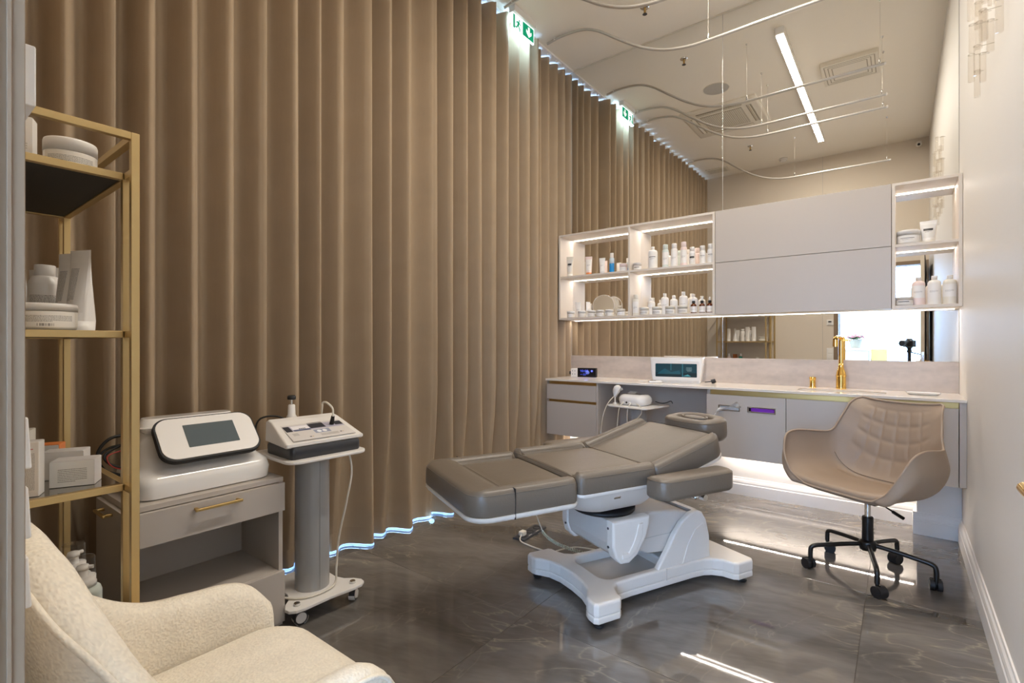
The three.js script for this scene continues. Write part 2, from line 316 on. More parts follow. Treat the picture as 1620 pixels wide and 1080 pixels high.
// glazed outer wall behind the curtain
{
  const w = new THREE.Group(); w.name = numbered('window_1'); scene.add(w); tag(w, 'full height window hidden behind the long curtain', null, null, 'structure');
  const ds = [0.1, 1.5, 2.9, MIRROR_D];
  for (const d of ds) mesh('mullion', bx(GLASS_X - 0.06, GLASS_X, 0, CEIL, -d - 0.03, -d + 0.03, 0.003), M.frame, w);
  mesh('window_sill', bx(GLASS_X - 0.06, GLASS_X, 0, 0.05, -MIRROR_D, -0.1, 0.003), M.frame, w);
  mesh('head', bx(GLASS_X - 0.06, GLASS_X, CEIL - 0.06, CEIL, -MIRROR_D, -0.1, 0.003), M.frame, w);
  for (let i = 0; i < 3; i++) mesh('pane', new THREE.PlaneGeometry(ds[i + 1] - ds[i] - 0.06, CEIL - 0.11).rotateY(Math.PI / 2), M.glass, w, [GLASS_X - 0.03, CEIL / 2 - 0.005, -(ds[i] + ds[i + 1]) / 2]);
}
// lobby beyond the doorway, seen in the mirror
{
  const X0 = -3.3, X1 = 1.9, Z0 = 0.08, Z1 = -LOBBY_D, H = 2.9;
  const lobbyWall = mat('lobby_paint', { color: srgb('#e6e4e0'), roughness: 0.8 }), lobbyTile = mat('lobby_floor_tile', { color: srgb('#b7b2aa'), roughness: 0.2 });
  const fl = struct('floor_lobby', bx(X0, X1, -0.12, -0.002, Z0, Z1, 0), M.grout, undefined, 'pale tiled floor of the lobby beyond the doorway');
  for (let i = 0; i < 6; i++) for (let j = 0; j < 4; j++) mesh('tile', new RoundedBoxGeometry(0.862, 0.01, 0.727, 1, 0.001), lobbyTile, fl, [X0 + 0.433 + i * 0.8667, -0.005, Z0 + 0.366 + j * 0.73]);
  struct('ceiling_lobby', bx(X0, X1, H, H + 0.1, Z0, Z1, 0), M.ceiling, undefined, 'lobby ceiling');
  struct('wall_lobby', bx(X0 - 0.1, X0, 0, H, Z0, Z1 + 0.1, 0), lobbyWall, undefined, 'lobby wall on the curtain side');
  struct('wall_lobby', bx(X1, X1 + 0.1, 0, H, Z0, Z1 + 0.1, 0), lobbyWall, undefined, 'lobby end wall');
  struct('wall_lobby', bx(WALL_X + 0.12, X1, 0, H, 0, Z0, 0), lobbyWall, undefined, 'lobby side of the treatment room wall');
  const w = new THREE.Group(); w.name = numbered('window_2'); scene.add(w); tag(w, 'wide daylight shop window of the lobby', null, null, 'structure');
  const xs = [X0, -2.0, -0.95, 0.55, X1];
  for (const x of xs) mesh('mullion', bx(x - 0.025, x + 0.025, 0, H, Z1, Z1 + 0.06, 0.003), M.frame, w);
  mesh('window_sill', bx(X0, X1, 0, 0.1, Z1, Z1 + 0.06, 0.003), M.frame, w); mesh('head', bx(X0, X1, H - 0.1, H, Z1, Z1 + 0.06, 0.003), M.frame, w);
  for (let i = 0; i < 4; i++) mesh('pane', new THREE.PlaneGeometry(xs[i + 1] - xs[i] - 0.05, H - 0.2), M.glass, w, [(xs[i] + xs[i + 1]) / 2, H / 2, Z1 + 0.03]);
  const lp = thing('added_lobby_light', 'added unseen square light panel on the lobby ceiling', 'light', [-0.6, H, 0.95]);  // unseen panel, added to brighten flowers, yellow cabinet and door frame
  mesh('frame', bx(-0.31, 0.31, -0.012, 0, -0.31, 0.31, 0.002), M.white, lp); mesh('panel', bx(-0.29, 0.29, -0.015, -0.012, -0.29, 0.29, 0.001), M.lampGlow, lp);
  const la = new THREE.RectAreaLight(LAMP.color, 70, 0.58, 0.58); la.name = 'added_lobby_panel_light'; la.position.set(0, -0.017, 0); la.rotation.x = -Math.PI / 2; la.castShadow = true; lp.add(la);
  // street outside
  struct('ground_outside', bx(-30, 30, -0.3, -0.13, -30, 40, 0), mat('pale_paving', { color: srgb('#c9c9c6'), roughness: 0.9 }), undefined, 'pale paving outside the windows');
}

// ================================================================ MIRROR AND CURTAIN
for (const [x0, x1, l] of [[GLASS_X, -1.1542, 'tall wall mirror panel from the curtain to the vertical joint'], [-1.1518, WALL_X - 0.002, 'tall wall mirror panel from the vertical joint to the side wall']]) {
  const m = tag(mesh('wall_mirror', bx(x0, x1, 1.099, CEIL - 0.002, -MIRROR_D - 0.0065, -MIRROR_D, 0.0012), M.mirror, scene), l, 'mirror');
}
struct('trim_3', bx(GLASS_X, WALL_X - 0.001, CEIL - 0.009, CEIL - 0.0005, -MIRROR_D + 0.0004, -MIRROR_D + 0.009, 0.001), M.vent, undefined, 'thin pale strip between mirror and ceiling');
{
  const c = thing('curtain', 'floor length taupe curtain in regular folds along the glazed wall', 'curtain');
  // fold crests measured along the wall; between them one full wave each
  const crest = [0.02, 0.17, 0.33, 0.46, 0.60, 0.733, 0.894, 1.06, 1.213, 1.379, 1.528, 1.66, 1.847, 2.01, 2.17, 2.39, 2.545, 2.71, 2.86, 3.02, 3.18, 3.33, 3.48, 3.62, 3.77, 3.92, 4.06, 4.185, 4.31];
  const xc = -2.588, y0 = 0.016, y1 = CEIL - 0.032;
  const wave = (d, y) => {
    let i = 0; while (i < crest.length - 2 && d > crest[i + 1]) i++;
    const wob = 0.012 * Math.sin(i * 2.1 + 1.3) * (1 - y / CEIL), a = crest[i] + wob, b = crest[i + 1] + 0.012 * Math.sin((i + 1) * 2.1 + 1.3) * (1 - y / CEIL);
    const t = (d - a) / (b - a), amp = (0.072 + 0.01 * Math.sin(i * 1.7)) * (1 - 0.42 * smooth(0.9, 0, y));
    const ph = t + 0.05 * Math.sin(2 * Math.PI * t), k = smooth(3.55, 3.8, d);
    const two = 0.04 * smooth(0.9, 0, y) * (1 - k) * Math.cos(Math.PI * (i + ph));      // pairs of folds run together at the hem
    return xc - 0.056 * k + two + amp * (1 - 0.4 * k) * (1 - 2 * Math.pow(Math.abs(Math.sin(Math.PI * ph)), 2.9)) + 0.008 * (1 - k) * Math.sin(d * 1.9 + 0.6);
  };
  const d0 = 0.1, d1 = MIRROR_D - 0.004, N = 440;
  const sheet = (ya, yb, off, rows) => {
    const f = (s) => grid((u, v) => { const d = lerp(d0, d1, u), y = lerp(ya, yb, v); return [wave(d, y) + s, y, -d]; }, N, rows);
    const a = f(off), b = f(-off); const ix = b.index.array; for (let k = 0; k < ix.length; k += 3) { const t = ix[k]; ix[k] = ix[k + 1]; ix[k + 1] = t; } b.computeVertexNormals();
    for (const g of [a, b]) { const uv = g.attributes.uv; for (let k = 0; k < uv.count; k++) uv.setXY(k, uv.getX(k) * 6.5, uv.getY(k) * (yb - ya)); }
    const rim = grid((u, v) => { const d = lerp(d0, d1, u); return [wave(d, ya) + lerp(off, -off, v), ya, -d]; }, N, 1), rim2 = grid((u, v) => { const d = lerp(d0, d1, u); return [wave(d, yb) + lerp(-off, off, v), yb, -d]; }, N, 1);
    return merge([a, b, rim, rim2]);
  };
  mesh('fabric', sheet(y0 + 0.1, y1, 0.0015, 14), M.curtain, c);
  mesh('hem', sheet(y0, y0 + 0.101, 0.0026, 2), M.curtain, c);
  mesh('track', bx(xc - 0.075, xc + 0.02, y1 + 0.012, CEIL, -d1, -d0, 0.002), M.trim, c);
  // glowing tube added to give the blue glow along the hem
  const lt = thing('hem_glow', 'added thin tube for the blue-white glow along the curtain hem', 'light'), tp = [];
  for (let i = 0; i <= 300; i++) { const d = lerp(0.16, 3.95, i / 300); tp.push([wave(d, y0) - 0.003, 0.0075, -d]); }
  mesh('glow_tube', new THREE.TubeGeometry(new THREE.CatmullRomCurve3(tp.map((p) => new THREE.Vector3(...p))), 700, 0.0065, 6), mat('cool_hem_glow', { color: srgb('#bcd4ff'), emissive: new THREE.Color().setRGB(0.30, 0.62, 1.25), emissiveIntensity: 1.0 }), lt);
  for (const d of [0.8, 1.6, 2.4, 3.2]) { const a = new THREE.PointLight(new THREE.Color().setRGB(0.3, 0.6, 1), 0.01); a.position.set(wave(d, y0) + 0.02, 0.012, -d); lt.add(a); }  // faint added lights that go with the hem glow
  // gliders between cloth and track
  const gg = rbox(0.006, 0.02, 0.012, 0.001, 1);
  for (let d = 0.2; d < 4.25; d += 0.078) mesh('glider', gg, M.white, c, [xc + 0.0 * d, y1 + 0.004, -d]);
}
// ================================================================ CEILING
{
  const l = thing('line_lamp', 'long white linear lamp glowing under the ceiling', 'lamp', [-0.818, CEIL, -2.39]);
  mesh('housing', bx(-0.034, 0.034, -0.06, 0, -1.44, 1.44, 0.002), M.white, l);
  strip(l, 'diffuser', 0, -0.0665, 0, 2.86, 0.058, LAMP, M.lampGlow, true);
}
{ // four wavy suspended rails
  const heights = [[-2.5, 3.905], [-2.36, 3.918], [-2.14, 3.895], [-1.995, 3.83], [-1.82, 3.70], [-1.63, 3.565], [-1.45, 3.475], [-1.26, 3.428], [-1.1, 3.418], [-0.76, 3.418], [-0.095, 3.418]];
  const make = (d, label) => {
    const t = thing('ceiling_rail', label, 'rail', [0, 0, -d], 0, 'wavy suspended rails');
    const pts = []; for (let i = 0; i <= 60; i++) { const x = lerp(-2.5, -0.095, i / 60); pts.push([x, curveAt(heights, x)[0], 0]); }
    mesh('rail', new THREE.TubeGeometry(new THREE.CatmullRomCurve3(pts.map((p) => new THREE.Vector3(...p))), 110, 0.0115, 8), M.greyRail, t);
    for (const x of [-1.1, -0.125]) { const y = 3.418; const w = mesh('suspension_wire', straight([x, y + 0.03, 0], [x, CEIL, 0], 0.0009, 6), M.wire, t); mesh('clip', lathe([[0.0, 0.0], [0.007, 0.0], [0.007, 0.028], [0.002, 0.045], [0, 0.045]], 12), M.chrome, t, [x, y + 0.008, 0]); mesh('ceiling_cup', cyl(0.006, 0.011, 0.016, 12), M.chrome, t, [x, CEIL - 0.008, 0]); }
    mesh('end_cap', new THREE.SphereGeometry(0.0118, 12, 8), M.white, t, [-0.095, 3.418, 0]);
    mesh('ceiling_foot', cyl(0.012, 0.012, 0.03, 12), M.white, t, [-2.42, CEIL - 0.015, 0]);
  };
  make(3.735, 'wavy suspended rail next to the mirror wall'); make(3.12, 'second wavy suspended rail from the mirror wall'); make(2.83, 'third wavy suspended rail from the mirror wall'); make(1.13, 'wavy suspended rail next to the doorway wall');
}
{
  const s = thing('ceiling_speaker', 'round flat grey speaker grille in the ceiling', 'speaker', [-1.55, CEIL, -3.08]);
  mesh('grille', cyl(0.124, 0.128, 0.006, 48), M.grey, s, [0, -0.003, 0]); mesh('rim', new THREE.TorusGeometry(0.129, 0.003, 6, 48).rotateX(Math.PI / 2), M.vent, s, [0, -0.003, 0]);
}
{ // four way cassette with perforated middle
  const s = thing('air_cassette', 'square ceiling air unit with perforated centre grille', 'air conditioner', [-1.66, CEIL, -2.30]);
  mesh('panel', pad(0.84, 0.84, 0.02, [[0, 0, 0], [0, 0, -0.008], [0.002, 0.002, -0.014], [0.03, 0.03, -0.026], [0.032, 0.032, -0.027]].reverse().map(([a, b, y]) => [a, b, y])), M.vent, s);
  const g = mesh('centre_grille', bx(-0.23, 0.23, -0.031, -0.026, -0.23, 0.23, 0.001), M.ventDark, s);
  const bar = bx(-0.228, 0.228, -0.0025, 0, -0.003, 0.003, 0.0005);
  for (let i = 0; i < 22; i++) { mesh('grille_bar', bar, M.vent, g, [0, -0.031, -0.21 + i * 0.02]); mesh('grille_bar', bar, M.vent, g, [-0.21 + i * 0.02, -0.0315, 0], [0, Math.PI / 2, 0]); }
  for (let k = 0; k < 4; k++) { const q = new THREE.Group(); const sl = mesh('air_slot', bx(-0.25, 0.25, -0.0295, -0.0265, -0.028, 0.028, 0.001), M.ventDark, s, [Math.sin(k * Math.PI / 2) * 0.31, 0, Math.cos(k * Math.PI / 2) * 0.31], [0, k * Math.PI / 2, 0]); mesh('louvre', bx(-0.248, 0.248, -0.006, 0, -0.018, 0.012, 0.001), M.vent, sl, [0, -0.029, 0], [0.35, 0, 0]); }
}
{ // square supply vent
  const s = thing('supply_vent', 'square white slotted air vent beside the line lamp', 'vent', [-0.387, CEIL, -2.72]);
  mesh('plate', bx(-0.23, 0.23, -0.04, 0, -0.23, 0.23, 0.003), M.vent, s);
  for (let k = 0; k < 4; k++) for (let i = 0; i < 3; i++) mesh('slot', bx(-0.2 + i * 0.03, 0.2 - i * 0.03, -0.0408, -0.039, -0.004, 0.004, 0.0004), M.ventDark, s, [Math.sin(k * Math.PI / 2) * (0.2 - i * 0.03), 0, Math.cos(k * Math.PI / 2) * (0.2 - i * 0.03)], [0, k * Math.PI / 2, 0]);
}
{
  const s = thing('extract_vent', 'flat pale vent cover in the ceiling corner by the curtain', 'vent', [-2.26, CEIL, -0.46]);
  mesh('plate', bx(-0.16, 0.16, -0.012, 0, -0.11, 0.11, 0.003), M.vent, s); for (let i = 0; i < 6; i++) mesh('slot', bx(-0.13, 0.13, -0.0135, -0.0115, -0.004, 0.004, 0.0004), M.ventDark, s, [0, 0, -0.075 + i * 0.03]);
}
{
  const make = (x, d, label) => {
    const s = thing('sprinkler', label, 'sprinkler', [x, CEIL, -d], 0, 'ceiling sprinklers');
    mesh('escutcheon', lathe([[0, 0], [0.036, 0], [0.036, -0.004], [0.022, -0.012], [0, -0.012]].reverse(), 24), M.chrome, s);
    mesh('stem', cyl(0.009, 0.009, 0.04, 12), M.brass, s, [0, -0.03, 0]); mesh('deflector', cyl(0.019, 0.016, 0.004, 18), M.dark, s, [0, -0.055, 0]);
  };
  make(-1.63, 3.85, 'small round sprinkler head between the rail and the mirror'); make(-1.63, 1.17, 'small round sprinkler head by the rail next to the doorway wall');
}
{
  const s = thing('smoke_detector', 'round white smoke detector on the ceiling by the door wall', 'detector', [-1.36, CEIL, -0.36]);
  mesh('body', lathe([[0.0, -0.042], [0.03, -0.042], [0.042, -0.034], [0.045, -0.018], [0.055, -0.014], [0.057, 0], [0, 0]], 28), M.white, s); mesh('sensor_ring', new THREE.TorusGeometry(0.044, 0.0025, 6, 28).rotateX(Math.PI / 2), M.grey, s, [0, -0.026, 0]);
}
{
  const s = thing('security_camera', 'small white security camera in the upper corner of the door wall', 'camera', [0.2, 3.86, -DOORWALL_D]);
  mesh('bracket', rbox(0.05, 0.06, 0.03, 0.004), M.white, s, [0, 0, -0.015]); mesh('body', new THREE.SphereGeometry(0.035, 20, 14), M.white, s, [-0.005, -0.02, -0.055]); mesh('lens', cyl(0.016, 0.013, 0.012, 16).rotateX(-Math.PI / 2), M.rubber, s, [-0.005, -0.03, -0.087]);
}
{ // exit sign hanging from the ceiling against the curtain
  const s = thing('exit_sign', 'lit green emergency exit sign with running figure and arrow', 'sign', [-2.462, CEIL, -3.315]);
  const L = 0.30, T = -0.055, B = -0.185, glow = mat('exit_sign_white', { color: srgb('#ffffff'), emissive: new THREE.Color().setRGB(0.75, 0.95, 1.0), emissiveIntensity: 1.25 });
  const green = mat('exit_sign_green', { color: srgb('#0a7a4c'), emissive: new THREE.Color().setRGB(0.0, 0.42, 0.22), emissiveIntensity: 0.55 });
  mesh('housing', bx(-0.03, 0.03, T, 0, -L / 2, L / 2, 0.003), M.white, s);
  mesh('panel', bx(-0.008, 0.008, B, T, -L / 2, L / 2, 0.002), glow, s);
  // faces towards the room: x+; picture plane a = along -z (away from the doorway), b = up
  const face = (name, shapes, m, dx) => mesh(name, merge(shapes.map((p) => new THREE.ExtrudeGeometry(polyShape(p), { depth: 0.0012, bevelEnabled: false }))).rotateY(Math.PI / 2), m, s, [0.008 + dx, 0, 0]);
  const y = (v) => T - 0.01 - v * 0.11;                         // v 0 top .. 1 bottom
  face('door_edge', [[[-0.14, y(0)], [-0.118, y(0)], [-0.118, y(1)], [-0.14, y(1)]]], green, 0);
  face('green_field', [[[-0.012, y(0)], [0.14, y(0)], [0.14, y(1)], [-0.012, y(1)]]], green, 0);
  const arrow = [[0.06, y(0.12)], [0.085, y(0.12)], [0.085, y(0.5)], [0.11, y(0.36)], [0.11, y(0.58)], [0.0725, y(0.88)], [0.035, y(0.58)], [0.035, y(0.36)], [0.06, y(0.5)]];
  face('arrow', [arrow], mat('exit_arrow_white', { color: srgb('#ffffff'), emissive: new THREE.Color().setRGB(0.85, 1, 1), emissiveIntensity: 0.8 }), 0.0008);
  const circle = (cx, cy, r) => Array.from({ length: 14 }, (_, i) => [cx + r * Math.cos(i / 7 * Math.PI), cy + r * Math.sin(i / 7 * Math.PI)]);
  face('running_figure', [circle(-0.058, y(0.2), 0.008), [[-0.085, y(0.32)], [-0.06, y(0.3)], [-0.052, y(0.4)], [-0.035, y(0.46)], [-0.037, y(0.52)], [-0.06, y(0.46)], [-0.066, y(0.62)], [-0.048, y(0.76)], [-0.05, y(1)], [-0.06, y(1)], [-0.061, y(0.8)], [-0.078, y(0.68)], [-0.09, y(0.86)], [-0.115, y(0.88)], [-0.115, y(0.8)], [-0.096, y(0.76)], [-0.082, y(0.5)], [-0.09, y(0.42)], [-0.1, y(0.54)], [-0.108, y(0.5)]]], green, 0);
  const a = new THREE.RectAreaLight(new THREE.Color().setRGB(0.42, 0.74, 1.0), 40, L, 0.03); a.name = 'exit_sign_light'; a.position.set(0, B - 0.003, 0); a.rotation.set(-Math.PI / 2, 0, Math.PI / 2); s.add(a);
  const b = new THREE.RectAreaLight(new THREE.Color().setRGB(0.42, 0.74, 1.0), 22, L, 0.12); b.name = 'exit_sign_back_light'; b.position.set(-0.011, (T + B) / 2, 0); b.rotation.set(0, Math.PI / 2, 0); s.add(b);
}
// ================================================================ WALL UNITS
const CAB = { d: 4.076, y0: 1.446, y1: 2.256, mid: 1.85, t: 0.018 };
const ZF = -CAB.d, ZB = -MIRROR_D + 0.0005;
{
  const u = thing('wall_shelf_unit', 'greige open wall shelf with four lit niches beside the curtain', 'shelf', [-1.8735, CAB.y0, 0]);
  const X0 = -2.596 + 1.8735, X1 = -1.1495 + 1.8735, H = CAB.y1 - CAB.y0, t = CAB.t, xm = -1.872 + 1.8735, ym = CAB.mid - CAB.y0;
  mesh('side_panel', bx(X0, X0 + t, 0, H, ZF, ZB), M.cabinetInner, u); mesh('side_panel', bx(X1 - t, X1, 0, H, ZF, ZB), M.cabinetInner, u);
  mesh('top_panel', bx(X0 + t, X1 - t, H - t, H, ZF, ZB), M.cabinetInner, u); mesh('bottom_panel', bx(X0 + t, X1 - t, 0, t, ZF, ZB), M.cabinetInner, u);
  mesh('divider', bx(xm - t / 2, xm + t / 2, t, H - t, ZF, ZB), M.cabinetInner, u);
  for (const [a, b] of [[X0 + t, xm - t / 2], [xm + t / 2, X1 - t]]) {
    mesh('niche_shelf', bx(a, b, ym - t / 2, ym + t / 2, ZF, ZB), M.cabinetInner, u);
    for (const y of [H - t, ym - t / 2]) strip(u, 'light_strip', (a + b) / 2, y - 0.0012, ZB + 0.016, b - a - 0.01, 0.005, STRIP, M.stripGlow);
  }
}
{
  const u = thing('wall_cabinet', 'greige closed wall cabinet with two wide lift-up doors', 'cabinet', [-0.596, CAB.y0, 0]);
  const X0 = -1.147 + 0.596, X1 = -0.044 + 0.596, H = CAB.y1 - CAB.y0, ym = CAB.mid - CAB.y0;
  mesh('body', bx(X0, X1, 0, H, ZF - 0.022, ZB), M.cabinet, u);
  mesh('door', bx(X0 + 0.001, X1 - 0.001, ym + 0.0018, H, ZF - 0.02, ZF, 0.0012), M.cabinet, u); mesh('door', bx(X0 + 0.001, X1 - 0.001, 0, ym - 0.0018, ZF - 0.02, ZF, 0.0012), M.cabinet, u);
}
{
  const u = thing('wall_shelf_unit', 'greige open wall shelf with two lit niches against the side wall', 'shelf', [0.13, CAB.y0, 0]);
  const X0 = -0.042 - 0.13, X1 = 0.3005 - 0.13, H = CAB.y1 - CAB.y0, t = CAB.t, ym = CAB.mid - CAB.y0;
  mesh('side_panel', bx(X0, X0 + t, 0, H, ZF, ZB), M.cabinetInner, u); mesh('side_panel', bx(X1 - t, X1, 0, H, ZF, ZB), M.cabinetInner, u);
  mesh('top_panel', bx(X0 + t, X1 - t, H - t, H, ZF, ZB), M.cabinetInner, u); mesh('bottom_panel', bx(X0 + t, X1 - t, 0, t, ZF, ZB), M.cabinetInner, u);
  mesh('niche_shelf', bx(X0 + t, X1 - t, ym - t / 2, ym + t / 2, ZF, ZB), M.cabinetInner, u);
  for (const y of [H - t, ym - t / 2]) strip(u, 'light_strip', (X0 + X1) / 2, y - 0.0012, ZB + 0.016, X1 - X0 - 2 * t - 0.01, 0.005, STRIP, M.stripGlow);
}
{
  const s = thing('undercabinet_light', 'thin light strip running below the wall cabinets', 'light', [-1.15, CAB.y0 - 0.0022, ZB + 0.03]);
  strip(s, 'diffuser', 0, 0, 0, 2.86, 0.006, { color: STRIP.color, strength: 130 }, M.stripGlow);
  mesh('channel', bx(-1.433, 1.433, 0.0008, 0.002, -0.0055, 0.0055, 0.0003), M.white, s);
}
// ================================================================ COUNTER
const TOP = 0.897, CF = -3.828;
{
  const hole = rr(0.50, 0.15, 0.02, 4, -0.318, -4.035).map(([x, z]) => [x, z]);
  tag(mesh('worktop', plan([[-2.582, CF], [WALL_X - 0.001, CF], [WALL_X - 0.001, -MIRROR_D], [-2.582, -MIRROR_D]].reverse(), TOP - 0.018, 0.018, 0.002, [hole]), M.worktop, scene), 'long polished pale stone worktop below the mirror', 'worktop');
  tag(mesh('backsplash', bx(-2.597, WALL_X - 0.001, TOP + 0.0002, 1.0985, -MIRROR_D, -MIRROR_D + 0.012, 0.001), M.splash, scene), 'low streaked stone backsplash under the mirror', 'backsplash');
  const s = thing('sink', 'shallow rectangular basin sunk into the worktop below the gold tap', 'sink', [-0.318, 0, -4.035]);
  const w = 0.51, l = 0.16, y0 = TOP - 0.13, y1 = TOP - 0.019;
  mesh('basin', [bx(-w / 2, w / 2, y0, y0 + 0.006, -l / 2, l / 2), bx(-w / 2, -w / 2 + 0.006, y0, y1, -l / 2, l / 2), bx(w / 2 - 0.006, w / 2, y0, y1, -l / 2, l / 2), bx(-w / 2, w / 2, y0, y1, -l / 2, -l / 2 + 0.006), bx(-w / 2, w / 2, y0, y1, l / 2 - 0.006, l / 2)], M.worktop, s);
  mesh('drain', cyl(0.02, 0.02, 0.003, 20), M.gold, s, [0.1, y0 + 0.0075, 0]);
}
{ // tall gold tap with bottle shaped foot and a folded spout
  const t = thing('tap', 'tall polished gold mixer tap with bottle shaped foot', 'tap', [-0.331, TOP, -4.235]); t.scale.set(1.32, 1.0, 1.2);
  mesh('foot', lathe([[0, 0], [0.0245, 0], [0.0245, 0.004], [0.023, 0.006], [0.0225, 0.088], [0.0245, 0.09], [0.0245, 0.098], [0.0222, 0.1], [0.021, 0.116], [0.0135, 0.146], [0.0118, 0.165], [0.0118, 0.178], [0, 0.178]], 32), M.gold, t);
  mesh('riser', cyl(0.0112, 0.0112, 0.165, 24), M.gold, t, [0, 0.258, 0]);
  mesh('spout', tube([[0, 0.338, 0], [0, 0.357, 0.004], [-0.006, 0.366, 0.03], [-0.012, 0.367, 0.075], [-0.014, 0.362, 0.12], [-0.015, 0.35, 0.132]], 0.0105, 40, 14), M.gold, t);
  mesh('spray_head', cyl(0.0125, 0.0115, 0.05, 18), M.gold, t, [-0.015, 0.325, 0.133]);
  mesh('lever', [cyl(0.008, 0.008, 0.03, 14).rotateZ(Math.PI / 2).translate(0.02, 0.345, 0), rbox(0.012, 0.008, 0.045, 0.002).translate(0.036, 0.349, 0.008)], M.gold, t);
}
{
  const t = thing('soap_dispenser', 'short gold soap dispenser on the worktop beside the tap', 'dispenser', [-0.505, TOP, -4.235]); t.scale.set(1.3, 1, 1.2);
  mesh('body', lathe([[0, 0], [0.019, 0], [0.019, 0.003], [0.0145, 0.006], [0.0145, 0.058], [0.0165, 0.06], [0.0165, 0.076], [0.015, 0.078], [0, 0.078]], 26), M.gold, t); mesh('nozzle', straight([0, 0.068, 0], [0, 0.068, 0.036], 0.005, 10), M.gold, t);
}
// ================================================================ BASE UNITS
{
  const u = thing('drawer_unit', 'greige hanging drawer unit with two fronts and brass grooves by the curtain', 'cabinet', [-2.312, 0.39, CF - 0.012]);
  const X0 = -0.264, X1 = 0.264, ZBk = -MIRROR_D - (CF - 0.012) + 0.001, H = TOP - 0.0185 - 0.39;
  mesh('body', bx(X0, X1, 0, H, -0.04, ZBk + 0.0), M.cabinet, u);
  mesh('side_panel', bx(X1 - 0.018, X1, 0, H, -0.0005, -0.04), M.cabinet, u); mesh('side_panel', bx(X0, X0 + 0.004, 0, H, -0.0005, -0.04), M.cabinet, u);
  mesh('drawer_front', bx(X0 + 0.004, X1 - 0.02, 0, 0.298, -0.02, 0, 0.0012), M.cabinet, u); mesh('drawer_front', bx(X0 + 0.004, X1 - 0.02, 0.322, 0.46, -0.02, 0, 0.0012), M.cabinet, u);
  for (const [a, b] of [[0.294, 0.326], [0.456, H]]) mesh('brass_groove', [bx(X0 + 0.004, X1 - 0.019, a, b, -0.04, -0.034, 0.0004), bx(X0 + 0.004, X1 - 0.019, a, a + 0.002, -0.034, -0.014, 0.0004)], M.brass, u);
}
{ // knee space back board
  tag(mesh('modesty_panel', bx(-2.047, -1.143, 0.42, TOP - 0.019, -MIRROR_D + 0.03, -MIRROR_D + 0.048), M.cabinet, scene), 'greige back board of the open knee space under the worktop', 'panel');
}
{
  const u = thing('base_cabinet', 'greige hanging base cabinet with tissue slot and glove slot under the sink', 'cabinet', [-0.43, 0.39, CF - 0.012]);
  const X0 = -0.712, X1 = 0.731, H = TOP - 0.0185 - 0.39, xs = 0.43 - 0.615, xe = 0.43 + 0.266, ZBk = -MIRROR_D - (CF - 0.012) + 0.001, hd = 0.452;
  // carcass boards leave the inside open behind the slots
  mesh('side_panel', bx(X0, X0 + 0.018, 0, H, -0.021, ZBk), M.cabinet, u); mesh('side_panel', bx(xe + 0.004, X1, 0, H, 0, ZBk), M.cabinet, u);
  mesh('bottom_panel', bx(X0 + 0.018, xe + 0.004, 0, 0.018, -0.021, ZBk), M.cabinet, u); mesh('back_panel', bx(X0 + 0.018, xe + 0.004, 0.018, 0.3, ZBk + 0.006, ZBk), M.cabinet, u);
  const slotA = [[-1.05 + 0.43, 0.345], [-0.915 + 0.43, 0.345], [-0.915 + 0.43, 0.372], [-1.05 + 0.43, 0.372]], slotB = [[-0.853 + 0.43, 0.345], [-0.684 + 0.43, 0.345], [-0.684 + 0.43, 0.372], [-0.853 + 0.43, 0.372]];
  const d1 = mesh('door', front([[X0 + 0.0005, 0], [xs - 0.0018, 0], [xs - 0.0018, hd], [X0 + 0.0005, hd]], 0.019, 0.0008, [slotA, slotB]).translate(0, 0, -0.0095), M.cabinet, u);
  for (const q of [slotA, slotB]) { const [[a, b], , [c, e]] = q; mesh('slot_frame', front([[a - 0.007, b - 0.007], [c + 0.007, b - 0.007], [c + 0.007, e + 0.007], [a - 0.007, e + 0.007]], 0.003, 0.0005, [q]).translate(0, 0, 0.001), M.chrome, d1); }
  mesh('door', bx(xs + 0.0018, xe, 0, hd, -0.019, 0, 0.0012), M.cabinet, u);
  mesh('brass_groove', [bx(X0 + 0.018, xe + 0.004, hd - 0.006, H, -0.046, -0.04, 0.0004), bx(X0 + 0.018, xe + 0.004, hd - 0.014, hd - 0.012, -0.046, -0.021, 0.0004)], M.brass, u);
  // boxes behind the slots
  const lay = (x0, x1, m, name, label) => { const b = mesh(name, bx(x0, x1, 0.31, 0.40, -0.12, -0.021, 0.001), m, u); b.userData.label = label; };
  lay(-0.84 + 0.43, -0.69 + 0.43, mat('violet_gloves', { color: srgb('#9a2fd0'), roughness: 0.5 }), 'glove_stack', 'violet disposable gloves behind the slot');
  lay(-1.06 + 0.43, -0.905 + 0.43, M.white, 'tissue_box', 'white tissue box behind the slot');
}
{ // tissue poking out of the slot
  const t = thing('tissue', 'crumpled white paper tissue pulled from the cabinet slot', 'tissue', [-0.985, 0.747, CF - 0.012]);
  const leaf = (s) => grid((u, v) => { const a = (u - 0.5), w = 0.11 * (1 - 0.55 * v); return [s * (0.016 + 0.062 * v) + a * w * 0.7, 0.004 * Math.sin(u * 9) + (s > 0 ? 0.034 * v - 0.04 * a * v : -0.028 * v + 0.06 * a * v), -0.018 + 0.05 * v + 0.008 * Math.sin(u * 7 + v * 3)]; }, 14, 10);
  mesh('sheet', leaf(1), M.white, t); mesh('sheet', leaf(-1), M.white, t);
}
